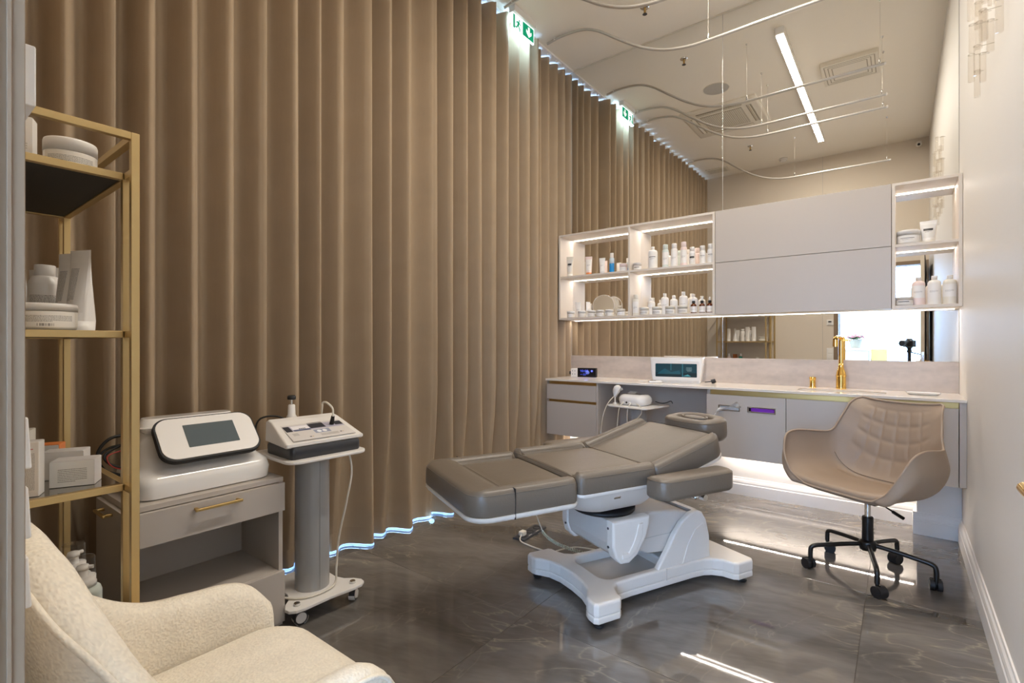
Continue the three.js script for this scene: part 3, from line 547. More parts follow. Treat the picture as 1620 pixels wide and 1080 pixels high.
{ // boxed-in foot at the wall corner
  const p = thing('plinth_box', 'boxed plinth with moulded skirting under the base cabinet at the side wall', 'plinth', [0.19, 0, -4.215]);
  mesh('box', bx(-0.105, 0.1115, 0, 0.3898, -0.098, 0.085, 0.001), M.trim, p);
  mesh('skirting', skirt(0.2365).translate(-0.125, 0, 0.085), M.trim, p); mesh('skirting', skirt(0.183).rotateY(-Math.PI / 2).translate(-0.105, 0, -0.098), M.trim, p);
}
{
  const s = thing('toekick_light', 'light strip under the hanging base cabinet', 'light', [-0.5, 0.383, -MIRROR_D + 0.05]);
  strip(s, 'diffuser', -0.03, 0, 0, 1.2, 0.01, { color: new THREE.Color().setRGB(1.0, 0.88, 0.78), strength: 170 }, M.stripGlow); mesh('channel', bx(-0.63, 0.57, 0.006, 0.007, -0.008, 0.008, 0.0004), M.white, s);
  const q = thing('toekick_light', 'light strip under the hanging drawer unit', 'light', [-2.312, 0.383, -MIRROR_D + 0.05]);
  strip(q, 'diffuser', 0, 0, 0, 0.5, 0.01, { color: new THREE.Color().setRGB(1.0, 0.88, 0.78), strength: 170 }, M.stripGlow); mesh('channel', bx(-0.25, 0.25, 0.006, 0.007, -0.008, 0.008, 0.0004), M.white, q);
}
// ================================================================ ON THE COUNTER
{
  const g = thing('alarm_clock', 'black digital clock with blue figures on the worktop', 'clock', [-2.32, TOP, -4.14], 0.25);
  mesh('case', bx(-0.09, 0.09, 0.006, 0.092, -0.022, 0.022, 0.004, 2), M.rubber, g);
  const faceT = canvasTex(512, 256, (c, w, h) => { c.fillStyle = '#050508'; c.fillRect(0, 0, w, h); c.fillStyle = '#5b6cff'; c.font = 'bold 96px sans-serif'; c.fillText('10:08', 60, 112); c.font = 'bold 74px sans-serif'; c.fillText('22\u00b0', 150, 210); c.fillRect(70, 180, 40, 10); c.fillRect(120, 170, 10, 22); c.beginPath(); c.arc(400, 78, 34, 0, 7); c.fill(); c.fillStyle = '#c8ccff'; c.fillRect(392, 52, 14, 50); c.fillStyle = '#3a3c48'; c.fillRect(210, 14, 90, 8); });
  mesh('display', new THREE.PlaneGeometry(0.172, 0.078), mat('clock_display', { color: srgb('#050508'), emissive: srgb('#ffffff'), emissiveMap: faceT, emissiveIntensity: 0.9, roughness: 0.15 }), g, [0, 0.049, 0.0226]);
  for (const x of [-0.07, 0.07]) mesh('foot', cyl(0.006, 0.006, 0.006, 10), M.chrome, g, [x, 0.003, 0]);
  const l = new THREE.PointLight(new THREE.Color().setRGB(0.25, 0.3, 1), 0.02); l.position.set(0, 0.05, 0.05); g.add(l);
}
{
  const g = thing('wall_adapter', 'white travel adapter standing next to the digital clock', 'adapter', [-2.475, TOP, -4.165], 0.25);
  mesh('body', bx(-0.03, 0.03, 0, 0.082, -0.025, 0.025, 0.005, 2), M.white, g); for (const x of [-0.012, 0.012]) for (const y of [0.03, 0.06]) mesh('socket_hole', cyl(0.004, 0.004, 0.002, 8).rotateX(Math.PI / 2), M.rubber, g, [x, y, 0.0255]); mesh('plug', rbox(0.016, 0.03, 0.03, 0.004), M.rubber, g, [-0.038, 0.04, 0]);
}
{ // steriliser with tinted window
  const g = thing('uv_steriliser', 'white countertop steriliser box with dark teal window', 'steriliser', [-1.47, TOP, -4.155], 0.2);
  const body = loft([[0, 0.365, 0.20], [0.01, 0.38, 0.21], [0.10, 0.405, 0.215], [0.195, 0.422, 0.205], [0.205, 0.418, 0.20]].map(([y, w, l]) => ringOf(rr(w, l, 0.02, 5), y).map(([a, b, c]) => [a, b + (y > 0.19 ? 0.004 - 0.016 * (1 - Math.pow(2 * a / w, 2)) * 0.9 : 0), c])), { crease: 0.6 });
  mesh('body', body, M.gloss, g);
  const win = canvasTex(512, 192, (c, w, h) => { c.fillStyle = '#12414f'; c.fillRect(0, 0, w, h); c.fillStyle = '#0b2a35'; c.fillRect(0, 130, w, 62); c.fillStyle = '#2a6f80'; c.fillRect(190, 0, 12, 96); c.fillRect(330, 0, 14, 192); c.fillStyle = '#1c5868'; c.beginPath(); c.moveTo(20, 150); c.lineTo(120, 70); c.lineTo(200, 120); c.lineTo(300, 95); c.lineTo(320, 150); c.fill(); c.fillStyle = '#4aa3b0'; c.beginPath(); c.moveTo(340, 176); c.lineTo(400, 150); c.lineTo(440, 178); c.fill(); c.strokeStyle = '#7fa3aa'; c.lineWidth = 4; for (let i = 0; i < 3; i++) { c.strokeRect(385 + i * 22, 56, 16, 34); } c.fillStyle = '#7fa3aa'; c.fillRect(392, 100, 54, 6); });
  mesh('window', bx(-0.165, 0.165, 0.046, 0.158, 0.098, 0.1085, 0.002), mat('tinted_window', { map: win, roughness: 0.08, color: srgb('#ffffff') }), g);
  // front frame round the window
  mesh('door_frame', front(rr(0.365, 0.16, 0.012, 4, 0, 0.1), 0.004, 0.001, [rr(0.326, 0.109, 0.006, 3, 0, 0.102)]).translate(0, 0, 0.108), M.gloss, g);
}
{
  const g = thing('mains_plug', 'black mains plug with short cable lying beside the steriliser', 'plug', [-1.222, TOP, -4.17], 0.3);
  mesh('cable', tube([[-0.03, 0.01, 0.02], [-0.005, 0.012, 0.008], [0.02, 0.014, 0]], 0.004, 16), M.blackCable, g); mesh('body', cyl(0.019, 0.015, 0.035, 16).rotateZ(-1.2), M.rubber, g, [0.035, 0.017, 0]);
}
{
  const g = thing('card_reader', 'flat white handset lying in front of the steriliser', 'handset', [-1.585, TOP, -3.95], 0.5);
  mesh('body', rbox(0.105, 0.018, 0.06, 0.006), M.white, g, [0, 0.009, 0]); mesh('screen', rbox(0.05, 0.002, 0.04, 0.0008), M.dark, g, [-0.018, 0.0187, 0]);
}
{
  const g = tag(mesh('paper_sheet', rbox(0.1, 0.002, 0.07, 0.0008), M.white, scene, [-1.73, TOP + 0.001, -4.08], [0, 0.5, 0]), 'small white paper slip on the worktop', 'paper');
}
{
  const g = thing('soap_tray', 'low white oval tray at the side wall end of the worktop', 'tray', [0.115, TOP, -4.05]);
  mesh('dish', loft([[0, 0.14, 0.055], [0.008, 0.165, 0.075], [0.016, 0.175, 0.085], [0.016, 0.165, 0.075], [0.009, 0.15, 0.06]].map(([y, w, l]) => ringOf(rr(w, l, l / 2 - 0.001, 8), y))), M.gloss, g);
}
// ================================================================ PACKAGING BUILDERS
const P = {
  white: mat('packaging_white', { color: srgb('#eae6e0'), roughness: 0.35 }), cream: mat('packaging_cream', { color: srgb('#e3ddd0'), roughness: 0.4 }), green: mat('packaging_pale_green', { color: srgb('#d3dbd3'), roughness: 0.35 }),
  pink: mat('packaging_pale_pink', { color: srgb('#ecd8d2'), roughness: 0.35 }), amber: mat('amber_glass', { color: srgb('#5e2c0c'), roughness: 0.08 }), blue: mat('blue_lotion', { color: srgb('#1c86c8'), roughness: 0.08 }), orange: mat('packaging_orange', { color: srgb('#d77b3a'), roughness: 0.45 }),
  greyLid: mat('packaging_grey', { color: srgb('#cfcac6'), roughness: 0.4 }), teal: mat('packaging_teal', { color: srgb('#2f8f7a'), roughness: 0.4 }), copper: mat('packaging_copper', { color: srgb('#a9683f'), roughness: 0.35 }),
};
const L = {
  fine: printTex(256, 256, 12, '#77716d', '#e9e5df', { top: 0.3, bottom: 0.9, left: 0.12, right: 0.88 }), brand: printTex(256, 256, 3, '#8d8883', '#e9e5df', { top: 0.52, bottom: 0.66, left: 0.3, right: 0.7, band: [0.22, 0.34, 0.56, 0.07], bandInk: '#55504d' }),
  jar: printTex(512, 128, 6, '#6c6762', '#e9e4da', { top: 0.26, bottom: 0.7, left: 0.08, right: 0.92, code: [0.36, 0.76, 0.26, 0.17] }), soft: printTex(256, 256, 4, '#b0aba6', '#ebe7e2', { top: 0.45, bottom: 0.62, left: 0.25, right: 0.75 }),
  tube: printTex(256, 512, 26, '#5f5d66', '#e6e2dc', { top: 0.12, bottom: 0.78, left: 0.2, right: 0.62, seed: 9 }), dark: printTex(256, 256, 2, '#4c4845', '#dcd8d2', { top: 0.5, bottom: 0.6, left: 0.3, right: 0.7, band: [0.2, 0.3, 0.6, 0.16], bandInk: '#2f2d2d' }),
  box: printTex(256, 512, 30, '#8b817b', '#e5ded5', { top: 0.2, bottom: 0.92, left: 0.14, right: 0.86, band: [0.2, 0.11, 0.6, 0.018], bandInk: '#c4695a' }), boxWide: printTex(512, 256, 8, '#8a857d', '#e3e1db', { top: 0.3, bottom: 0.85, left: 0.18, right: 0.84, seed: 21 }), pump: printTex(256, 256, 10, '#54535e', '#dfe2dc', { top: 0.2, bottom: 0.85, left: 0.3, right: 0.7, seed: 5 }),
};
const labelMat = {}; for (const k in L) labelMat[k] = mat('printed_' + k, { map: L[k], roughness: 0.4 });
const wrap = (r, y0, y1, arc = 2.6, start = -1.3) => new THREE.CylinderGeometry(r, r, y1 - y0, 20, 1, true, start, arc).translate(0, (y0 + y1) / 2, 0);   // faces +z
const Pk = {
  bottle(g, { r, h, cap = 0.22, neck = 0.55, body = P.white, lid = P.white, print = 'brand', y0 = 0.3, y1 = 0.8 }) {
    const hb = h * (1 - cap), rn = r * neck, sh = Math.min(r * 0.7, hb * 0.16);
    mesh('bottle_body', lathe([[0, 0], [r * 0.92, 0], [r, r * 0.1], [r, hb - sh], [r * 0.96, hb - sh * 0.6], [r * 0.82, hb - sh * 0.22], [rn * 1.15, hb], [rn, hb + 0.001], [0, hb + 0.001]], 28), body, g);
    mesh('cap', lathe([[0, hb], [rn * 1.02, hb + 0.001], [rn * 1.02, h - 0.002], [rn * 0.96, h], [0, h]], 22), lid, g); mesh('label', wrap(r + 0.0004, hb * y0, hb * y1), labelMat[print], g);
  },
  can(g, { r, h, body = P.white, lid = P.white, print = 'soft' }) {
    mesh('can_body', lathe([[0, 0], [r * 0.95, 0], [r, r * 0.08], [r, h * 0.72], [r * 0.93, h * 0.76], [r * 0.8, h * 0.775], [0, h * 0.775]], 26), body, g);
    mesh('cap', lathe([[0, h * 0.776], [r * 0.8, h * 0.776], [r * 0.79, h * 0.985], [r * 0.7, h], [0, h]], 22), lid, g); mesh('label', wrap(r + 0.0004, h * 0.12, h * 0.66), labelMat[print], g);
  },
  jar(g, { r, h, body = P.white, lid = P.white, print = 'brand', split = 0.6 }) {
    const s = h * split;
    mesh('jar_body', lathe([[0, 0], [r * 0.88, 0], [r * 0.97, h * 0.06], [r * 0.985, h * 0.16], [r * 0.985, s - 0.001], [0, s - 0.001]], 32), body, g);
    mesh('lid', lathe([[0, s], [r, s], [r, h * 0.93], [r * 0.97, h * 0.985], [r * 0.9, h], [0, h]], 32), lid, g); mesh('label', wrap(r * 0.985 + 0.0004, h * 0.1, s * 0.95, 2.2, -1.1), labelMat[print], g);
  },
  tube(g, { r, h, body = P.white, lid = P.white, print = 'soft', cap = 0.14, flat = 1.28 }) {
    const hc = h * cap, rings = [], N = 28;
    for (let k = 0; k <= 12; k++) { const t = k / 12, e = Math.pow(t, 1.25), w = r * lerp(1, flat, t), dp = Math.max(0.0012, r * (1 - e)); rings.push(Array.from({ length: N }, (_, i) => { const a = i / N * Math.PI * 2; return [w * Math.cos(a), hc + (h - hc) * t, dp * Math.sin(a)]; })); }
    rings.push(rings[12].map(([x, y, z]) => [x, y + 0.008, z]));
    mesh('tube_body', loft(rings, { crease: 0.9 }), body, g);
    mesh('cap', lathe([[0, 0], [r * 0.93, 0], [r * 0.96, 0.002], [r * 1.0, hc], [0, hc]], 24), lid, g);
    const lab = grid((u, v) => { const t = lerp(0.12, 0.86, v), w = r * lerp(1, flat, t), dp = Math.max(0.0012, r * (1 - Math.pow(t, 1.25))), a = lerp(Math.PI * 0.84, Math.PI * 0.16, u); return [(w + 0.0004) * Math.cos(a), hc + (h - hc) * t, (dp + 0.0004) * Math.sin(a)]; }, 12, 8);
    mesh('label', lab, labelMat[print], g);
  },
  dropper(g, { r, h }) {
    mesh('bottle_body', lathe([[0, 0], [r * 0.95, 0], [r, r * 0.08], [r, h * 0.46], [r * 0.9, h * 0.53], [r * 0.45, h * 0.6], [r * 0.42, h * 0.63], [0, h * 0.63]], 24), P.amber, g);
    mesh('collar', cyl(r * 0.56, r * 0.52, h * 0.14, 18), M.rubber, g, [0, h * 0.7, 0]); mesh('rubber_bulb', lathe([[0, h * 0.77], [r * 0.34, h * 0.77], [r * 0.32, h * 0.9], [r * 0.2, h * 0.985], [0, h]], 16), P.white, g); mesh('label', wrap(r + 0.0005, h * 0.06, h * 0.42, 4.2, -2.1), labelMat.soft, g);
  },
  pump(g, { r, h, body = P.green }) {
    const hb = h * 0.62;
    mesh('bottle_body', lathe([[0, 0], [r * 0.94, 0], [r, r * 0.1], [r, hb * 0.86], [r * 0.92, hb * 0.95], [r * 0.7, hb], [0, hb]], 30), body, g);
    mesh('pump_collar', lathe([[0, hb], [r * 0.72, hb], [r * 0.72, hb + h * 0.05], [r * 0.68, hb + h * 0.06], [r * 0.68, hb + h * 0.13], [0, hb + h * 0.13]], 26), P.white, g);
    mesh('pump_head', [cyl(r * 0.3, r * 0.28, h * 0.1, 16).translate(0, hb + h * 0.18, 0), lathe([[0, 0], [r * 0.34, 0], [r * 0.36, h * 0.03], [r * 0.3, h * 0.06], [0, h * 0.065]], 18).translate(0, hb + h * 0.215, 0), straight([0, hb + h * 0.25, 0], [r * 0.55, hb + h * 0.245, 0.006], r * 0.13, 8)], P.white, g);
    mesh('clear_cap', lathe([[r * 0.66, hb + h * 0.13], [r * 0.64, h * 0.985], [r * 0.6, h], [0, h]], 26), M.glass, g); mesh('label', wrap(r + 0.0005, hb * 0.12, hb * 0.8, 2.4, -1.2), labelMat.pump, g);
  },
  carton(g, { w, h, d, body = P.white, print = 'box', edge }) {
    mesh('carton', rbox(w, h, d, 0.0012, 1), body, g, [0, h / 2, 0]); mesh('print', new THREE.PlaneGeometry(w * 0.97, h * 0.98), labelMat[print], g, [0, h / 2, d / 2 + 0.0004]);
    if (edge) mesh('side_print', new THREE.PlaneGeometry(d * 0.97, h * 0.98).rotateY(-Math.PI / 2), edge, g, [-w / 2 - 0.0004, h / 2, 0]);
    mesh('tuck_flap', bx(-w / 2 + 0.002, w / 2 - 0.002, h, h + 0.0008, -d / 2 + 0.002, d / 2 - 0.001, 0.0003), body, g);
  },
};
function product(kind, name, label, category, pos, turn, opt, group) { const g = thing(name, label, category, pos, turn, group); Pk[kind](g, opt); return g; }
// ================================================================ PRODUCTS IN THE WALL SHELVES
{
  const yL = CAB.y0 + CAB.t, yU = CAB.mid + CAB.t / 2;
  product('tube', 'cosmetic_tube', 'cream tube with black label patch in upper niche by curtain', 'tube', [-2.51, yU, -4.14], 0.2, { r: 0.026, h: 0.185, print: 'dark', body: P.cream });
  product('tube', 'cosmetic_tube', 'tube with copper coloured band in upper niche beside white tubes', 'tube', [-2.31, yU, -4.15], 0.3, { r: 0.026, h: 0.168, print: 'soft', body: P.pink, lid: P.orange });
  product('tube', 'cosmetic_tube', 'white tube with grey cap in upper niche beside blue lotion bottle', 'tube', [-2.165, yU, -4.14], 0.2, { r: 0.022, h: 0.138, print: 'soft', lid: P.greyLid });
  { const g = thing('lotion_bottle', 'clear bottle of blue two-phase lotion with white cap', 'bottle', [-2.068, yU, -4.14]); mesh('lotion', lathe([[0, 0], [0.021, 0], [0.0225, 0.003], [0.0225, 0.085], [0, 0.085]], 24), P.blue, g); mesh('upper_glass', lathe([[0, 0.0852], [0.0225, 0.0852], [0.0225, 0.13], [0.015, 0.138], [0, 0.138]], 24), mat('pale_lotion', { color: srgb('#c9d6da'), roughness: 0.1 }), g); mesh('cap', cyl(0.0165, 0.0165, 0.042, 20), P.white, g, [0, 0.159, 0]); }
  product('jar', 'cosmetic_jar', 'pink jar in upper niche beside the shelf divider', 'jar', [-1.958, yU, -4.15], 0.2, { r: 0.036, h: 0.074, body: P.pink, lid: P.pink, print: 'soft' });
  product('jar', 'cosmetic_jar', 'grey jar with dark brand line alone by the shelf divider', 'jar', [-1.822, yU, -4.14], 0.2, { r: 0.036, h: 0.066, body: P.greyLid, lid: P.greyLid, print: 'dark' });
  product('bottle', 'cosmetic_bottle', 'white round-shouldered bottle with dark brand line, widest of its row', 'bottle', [-1.68, yU, -4.14], 0.2, { r: 0.039, h: 0.19, neck: 0.36, cap: 0.14, print: 'brand' });
  [[-1.57, 0.196, P.green, 'pale green spray can with white cap, first after the wide bottle'], [-1.495, 0.196, P.white, 'white spray can with cap between pale green and pale pink cans'], [-1.415, 0.2, P.pink, 'pale pink spray can with cap, tallest of the upper row']].forEach(([x, h, b, l]) => product('can', 'spray_can', l, 'can', [x, yU, -4.14], 0.15, { r: 0.0265, h, body: b, lid: b }));
  product('bottle', 'cosmetic_bottle', 'white slim bottle with upright dark lettering in upper row', 'bottle', [-1.345, yU, -4.14], 0.2, { r: 0.024, h: 0.148, neck: 0.8, cap: 0.24, print: 'dark', y0: 0.1, y1: 0.86 });
  [[-1.262, 0.15, 'white capped bottle second from the closed cabinet in upper niche'], [-1.2, 0.158, 'white capped bottle first from the closed cabinet in upper niche']].forEach(([x, h, l]) => product('bottle', 'cosmetic_bottle', l, 'bottle', [x, yU, -4.14], 0.2, { r: 0.0245, h, neck: 0.78, cap: 0.26, print: 'brand' }));
  // lower niches
  const jars = [[-2.485, 'first'], [-2.365, 'second'], [-2.262, 'third'], [-2.175, 'fourth'], [-2.08, 'fifth'], [-1.965, 'sixth']];
  for (const [x, n] of jars) product('jar', 'cosmetic_jar', 'small white jar, ' + n + ' from the curtain in lower niche', 'jar', [x, yL, -4.115], 0.2, { r: 0.037, h: 0.062, print: 'soft', body: P.cream }, 'small jars in the lower niche by the curtain');
  product('tube', 'cosmetic_tube', 'white tube standing behind first small jar in lower niche', 'tube', [-2.455, yL, -4.2], 0.3, { r: 0.022, h: 0.146 });
  product('tube', 'cosmetic_tube', 'white tube turned edge-on behind second small jar', 'tube', [-2.345, yL, -4.2], 1.3, { r: 0.022, h: 0.142 });
  { const g = thing('makeup_mirror', 'round tabletop mirror with thin rim behind the small jars', 'mirror', [-2.185, yL, -4.2], 0.25);
    mesh('glass', cyl(0.1, 0.1, 0.004, 48).rotateX(Math.PI / 2), M.mirror, g, [0, 0.106, 0], [-0.12, 0, 0]); mesh('rim', new THREE.TorusGeometry(0.101, 0.0035, 8, 48), M.greyRail, g, [0, 0.106, 0], [-0.12, 0, 0]); mesh('foot', rbox(0.09, 0.006, 0.06, 0.002), M.greyRail, g, [0, 0.003, -0.01]); mesh('stay', straight([0, 0.006, -0.03], [0, 0.05, -0.004], 0.003), M.greyRail, g); }
  product('can', 'spray_can', 'white tall spray can alone beside the shelf divider in lower niche', 'can', [-1.832, yL, -4.13], 0.15, { r: 0.0265, h: 0.182, body: P.cream, lid: P.cream });
  const low = [[-1.72, 0.03, 0.15, 'first'], [-1.6, 0.033, 0.185, 'second'], [-1.52, 0.032, 0.16, 'third'], [-1.44, 0.035, 0.19, 'fourth'], [-1.355, 0.031, 0.165, 'fifth']];
  for (const [x, r, h, n] of low) product('bottle', 'cosmetic_bottle', 'plain white bottle behind the jars, ' + n + ' from the lone tall can', 'bottle', [x, yL, -4.205], 0.15, { r, h, neck: 0.42, cap: 0.17, print: 'soft' }, 'white bottles behind the jars');
  const mid = [[-1.75, 'first'], [-1.635, 'second'], [-1.52, 'third'], [-1.417, 'fourth']];
  for (const [x, n] of mid) product('jar', 'cosmetic_jar', 'white round jar, ' + n + ' from the lone tall can in lower niche', 'jar', [x, yL, -4.115], 0.15, { r: 0.0405, h: 0.067, print: 'fine', body: P.cream, lid: P.cream }, 'round jars in front of the white bottles');
  [[-1.325, -4.11, 'first after the round jars'], [-1.262, -4.125, 'between two other droppers'], [-1.205, -4.135, 'against the closed cabinet']].forEach(([x, z, n]) => product('dropper', 'dropper_bottle', 'amber dropper bottle with white label, ' + n, 'bottle', [x, yL, z], 0.1, { r: 0.0235, h: 0.13 }, 'amber dropper bottles'));
  // niches at the side wall
  product('jar', 'cosmetic_jar', 'large white jar in upper niche at the side wall', 'jar', [0.042, yU, -4.14], -0.1, { r: 0.062, h: 0.09, print: 'brand', split: 0.62 });
  product('tube', 'cosmetic_tube', 'white tube with dark emblem in upper niche at the side wall', 'tube', [0.143, yU, -4.15], -0.1, { r: 0.034, h: 0.135, cap: 0.12, print: 'dark' });
  product('jar', 'cosmetic_jar', 'small white jar with dark brand line before three large bottles', 'jar', [0.022, yL, -4.115], -0.1, { r: 0.046, h: 0.055, print: 'dark', split: 0.66 });
  [[0.094, P.pink, 'pale pink large bottle in lower niche at the side wall, beside small jar'], [0.172, P.white, 'middle large white bottle of three in lower niche at the side wall'], [0.246, P.cream, 'large cream bottle against the side wall in lower niche']].forEach(([x, b, l]) => product('bottle', 'cosmetic_bottle', l, 'bottle', [x, yL, -4.15], -0.1, { r: 0.0345, h: 0.182, neck: 0.44, cap: 0.14, body: b, print: 'soft' }));
}
// ================================================================ TREATMENT BED
{
  const b = thing('treatment_bed', 'taupe leather treatment bed on white sculpted base', 'treatment bed', [-1.07, 0, -2.45], -24.8 * Math.PI / 180);
  // local: x across, y up, -z towards the head
  // base: H shaped foot with a recessed tray
  const half = [[0, 0.42], [0.09, 0.425], [0.16, 0.445], [0.20, 0.475], [0.22, 0.492], [0.245, 0.50], [0.285, 0.50], [0.30, 0.485], [0.30, 0.37], [0.285, 0.352], [0.25, 0.345], [0.205, 0.325], [0.182, 0.29], [0.176, 0.2], [0.176, -0.2], [0.182, -0.27], [0.2, -0.31], [0.235, -0.345], [0.285, -0.365], [0.30, -0.385], [0.30, -0.485], [0.285, -0.50], [0.2, -0.50], [0.0, -0.50]];
  const out = [...half, ...half.slice(1, -1).reverse().map(([x, z]) => [-x, z])];
  const tray = rr(0.27, 0.40, 0.05, 5, 0, 0.13);
  const inset = (k) => out.map(([x, z]) => [x - Math.sign(x) * Math.min(Math.abs(x), k), z - Math.sign(z) * Math.min(Math.abs(z), k)]);
  mesh('base_frame', [plan(out, 0.032, 0.03, 0.006), plan(out, 0.058, 0.062, 0.012, [tray], 3)], M.shell, b);
  mesh('base_tray', plan(rr(0.29, 0.42, 0.05, 5, 0, 0.13), 0.058, 0.02, 0), M.bedGrey, b);
  for (const [x, z] of [[0.26, 0.455], [-0.26, 0.455], [0.26, -0.455], [-0.26, -0.455]]) mesh('foot', lathe([[0, 0], [0.02, 0], [0.024, 0.006], [0.024, 0.012], [0.012, 0.014], [0.012, 0.034], [0, 0.034]], 18), M.rubber, b, [x, 0, z]);
  for (const [x, z] of [[0.177, -0.02], [-0.177, -0.02]]) mesh('seam_cover', rbox(0.004, 0.058, 0.0025, 0.0008, 1), M.bedGrey, b, [x, 0.089, z]);
  // rear shroud: two cheeks and a back wall, arm comes out between them
  const cheek = [[0.035, 0.115], [0.01, 0.15], [-0.03, 0.2], [-0.08, 0.275], [-0.13, 0.328], [-0.19, 0.362], [-0.235, 0.37], [-0.27, 0.355], [-0.30, 0.31], [-0.322, 0.23], [-0.33, 0.115]];
  for (const s of [-1, 1]) mesh('shroud_cheek', side(cheek, 0.032, 0.009, 3).translate(s * 0.156, 0, 0), M.shell, b);
  mesh('shroud_back', side([[-0.222, 0.366], [-0.245, 0.37], [-0.27, 0.352], [-0.30, 0.31], [-0.322, 0.23], [-0.33, 0.115], [-0.30, 0.115], [-0.292, 0.22], [-0.272, 0.3], [-0.245, 0.34]], 0.30, 0.004), M.shell, b);
  for (const s of [-1, 1]) mesh('cheek_panel', side([[-0.13, 0.12], [-0.16, 0.2], [-0.215, 0.275], [-0.275, 0.3], [-0.302, 0.23], [-0.31, 0.12]], 0.008, 0.003).translate(s * 0.171, 0, 0), M.shell, b);
  mesh('gasket', bx(-0.135, 0.135, 0.335, 0.345, -0.24, -0.215, 0.002), M.rubber, b);
  // lifting arm: covers between the shroud and the cross head
  mesh('lift_arm', side([[-0.24, 0.345], [-0.12, 0.378], [0.02, 0.392], [0.14, 0.398], [0.17, 0.375], [0.17, 0.30], [0.12, 0.215], [0.06, 0.19], [-0.03, 0.18], [-0.12, 0.13], [-0.26, 0.13]], 0.27, 0.012, 3), M.bedGrey, b);
  mesh('lift_arm_seam', side([[-0.10, 0.268], [0.165, 0.268], [0.165, 0.271], [-0.10, 0.271]], 0.2725), M.grey, b);
  // cross head: box lying across, with a D shaped end cap on each side
  const head = [[0.13, 0.405], [0.33, 0.405], [0.33, 0.3], [0.315, 0.255], [0.285, 0.228], [0.245, 0.225], [0.2, 0.25], [0.15, 0.32], [0.13, 0.37]];
  mesh('cross_head', side(head, 0.36, 0.006), M.bedGrey, b);
  const cap = [[0.12, 0.412], [0.338, 0.412], [0.338, 0.3], [0.322, 0.245], [0.288, 0.213], [0.243, 0.21], [0.195, 0.238], [0.142, 0.312], [0.12, 0.372]];
  for (const s of [-1, 1]) {
    const c = mesh('end_cap', side(cap, 0.055, 0.012, 3).translate(s * 0.185, 0, 0), M.shell, b);
    mesh('cap_rib', side([[0.165, 0.385], [0.19, 0.385], [0.215, 0.31], [0.25, 0.26], [0.288, 0.262], [0.285, 0.238], [0.246, 0.235], [0.205, 0.262], [0.17, 0.32]], 0.012, 0.004).translate(s * 0.211, 0, 0), M.shell, c);
    for (const y of [0.29, 0.375]) mesh('screw', cyl(0.006, 0.006, 0.004, 10).rotateX(Math.PI / 2), M.dark, c, [s * 0.175, y, 0.337]);
  }
  mesh('turntable', lathe([[0, 0.405], [0.15, 0.405], [0.155, 0.412], [0.155, 0.43], [0, 0.43]], 36), M.rubber, b, [0, 0, 0.23]);
  // hull under the seat
  const hull = [];
  for (const [y, w, l, cz] of [[0.428, 0.17, 0.22, 0.25], [0.436, 0.25, 0.31, 0.258], [0.455, 0.34, 0.40, 0.27], [0.485, 0.42, 0.46, 0.29], [0.52, 0.49, 0.49, 0.315], [0.555, 0.555, 0.485, 0.345], [0.582, 0.59, 0.47, 0.365]]) hull.push(ringOf(rr(w, l, Math.min(w, l) * 0.3, 8, 0, cz - 0.01), y));
  mesh('seat_hull', loft(hull, { crease: 1.2 }), M.shell, b);
  mesh('hull_latch', rbox(0.006, 0.014, 0.036, 0.003), M.chrome, b, [0.268, 0.545, 0.36], [0, 0, -0.5]);
  // cushions, each with a white shell tray below
  const cushion = (name, w, l, r, base, top, tilt, pos, open) => {
    const c = new THREE.Group(); c.name = name; b.add(c); c.position.set(...pos); c.rotation.x = tilt;
    const t = top, o = open;        // open: [+z end, -z end], 1 where a cross bolster closes the end
    const prof = [[0, 0], [0.02, 0.009], [0.036, 0.0145], [0.052, 0.013], [0.066, 0.004], [0.075, -0.009], [0.081, -0.0165], [0.087, -0.0145], [0.098, -0.010], [0.13, -0.007], [0.3, -0.005]];
    const B = (q) => { let i = 0; while (i < prof.length - 2 && q > prof[i + 1][0]) i++; const [x0, y0] = prof[i], [x1, y1] = prof[i + 1]; return lerp(y0, y1, Math.min(1, Math.max(0, (q - x0) / (x1 - x0)))); };
    const H = (x, z) => { let q = w / 2 - Math.abs(x); if (o[0]) q = Math.min(q, (l / 2 - z) / 2.1); if (o[1]) q = Math.min(q, (z + l / 2) / 2.1); return t + B(Math.max(0, q)); };
    const ins = [0.02, 0.03, 0.038, 0.047, 0.054, 0.062, 0.068, 0.073, 0.077, 0.081, 0.086, 0.093, 0.104, 0.12, 0.14, 0.165];
    const f0 = o[0] ? 2.1 : 0.22, f1 = o[1] ? 2.1 : 0.22;
    const ring = (ix, zp, zm) => rr(w - 2 * ix, l - zp - zm, r.map((q) => Math.max(0.004, q - ix * 0.9)), 10, 0, (zm - zp) / 2);
    // long straight runs need points of their own so that the profile is followed
    const dense = (pts) => { const out = []; const n = pts.length; for (let i = 0; i < n; i++) { const a = pts[i], c = pts[(i + 1) % n]; out.push(a); if (i % 11 === 10) for (let k = 1; k < 24; k++) out.push([lerp(a[0], c[0], k / 24), lerp(a[1], c[1], k / 24)]); } return out; };
    const rows = [];
    for (const [i, y] of [[0.006, base], [0, base + 0.012]]) rows.push(ringOf(dense(ring(i, i, i)), y));
    for (const [i, drop] of [[0, 0.034], [0.002, 0.02], [0.007, 0.009], [0.014, 0.003]]) rows.push(dense(ring(i, i, i)).map(([x, z]) => [x, H(x * 0.97, z * 0.97) - drop, z]));
    for (const i of ins) { const e = (f) => (f > 1 ? 0.018 + (i - 0.018) * f : 0.018 + (i - 0.018) * f); rows.push(dense(ring(i, e(f0), e(f1))).map(([x, z]) => [x, H(x, z), z])); }
    mesh('pad', loft(rows, { crease: 1.1 }), M.leather, c);
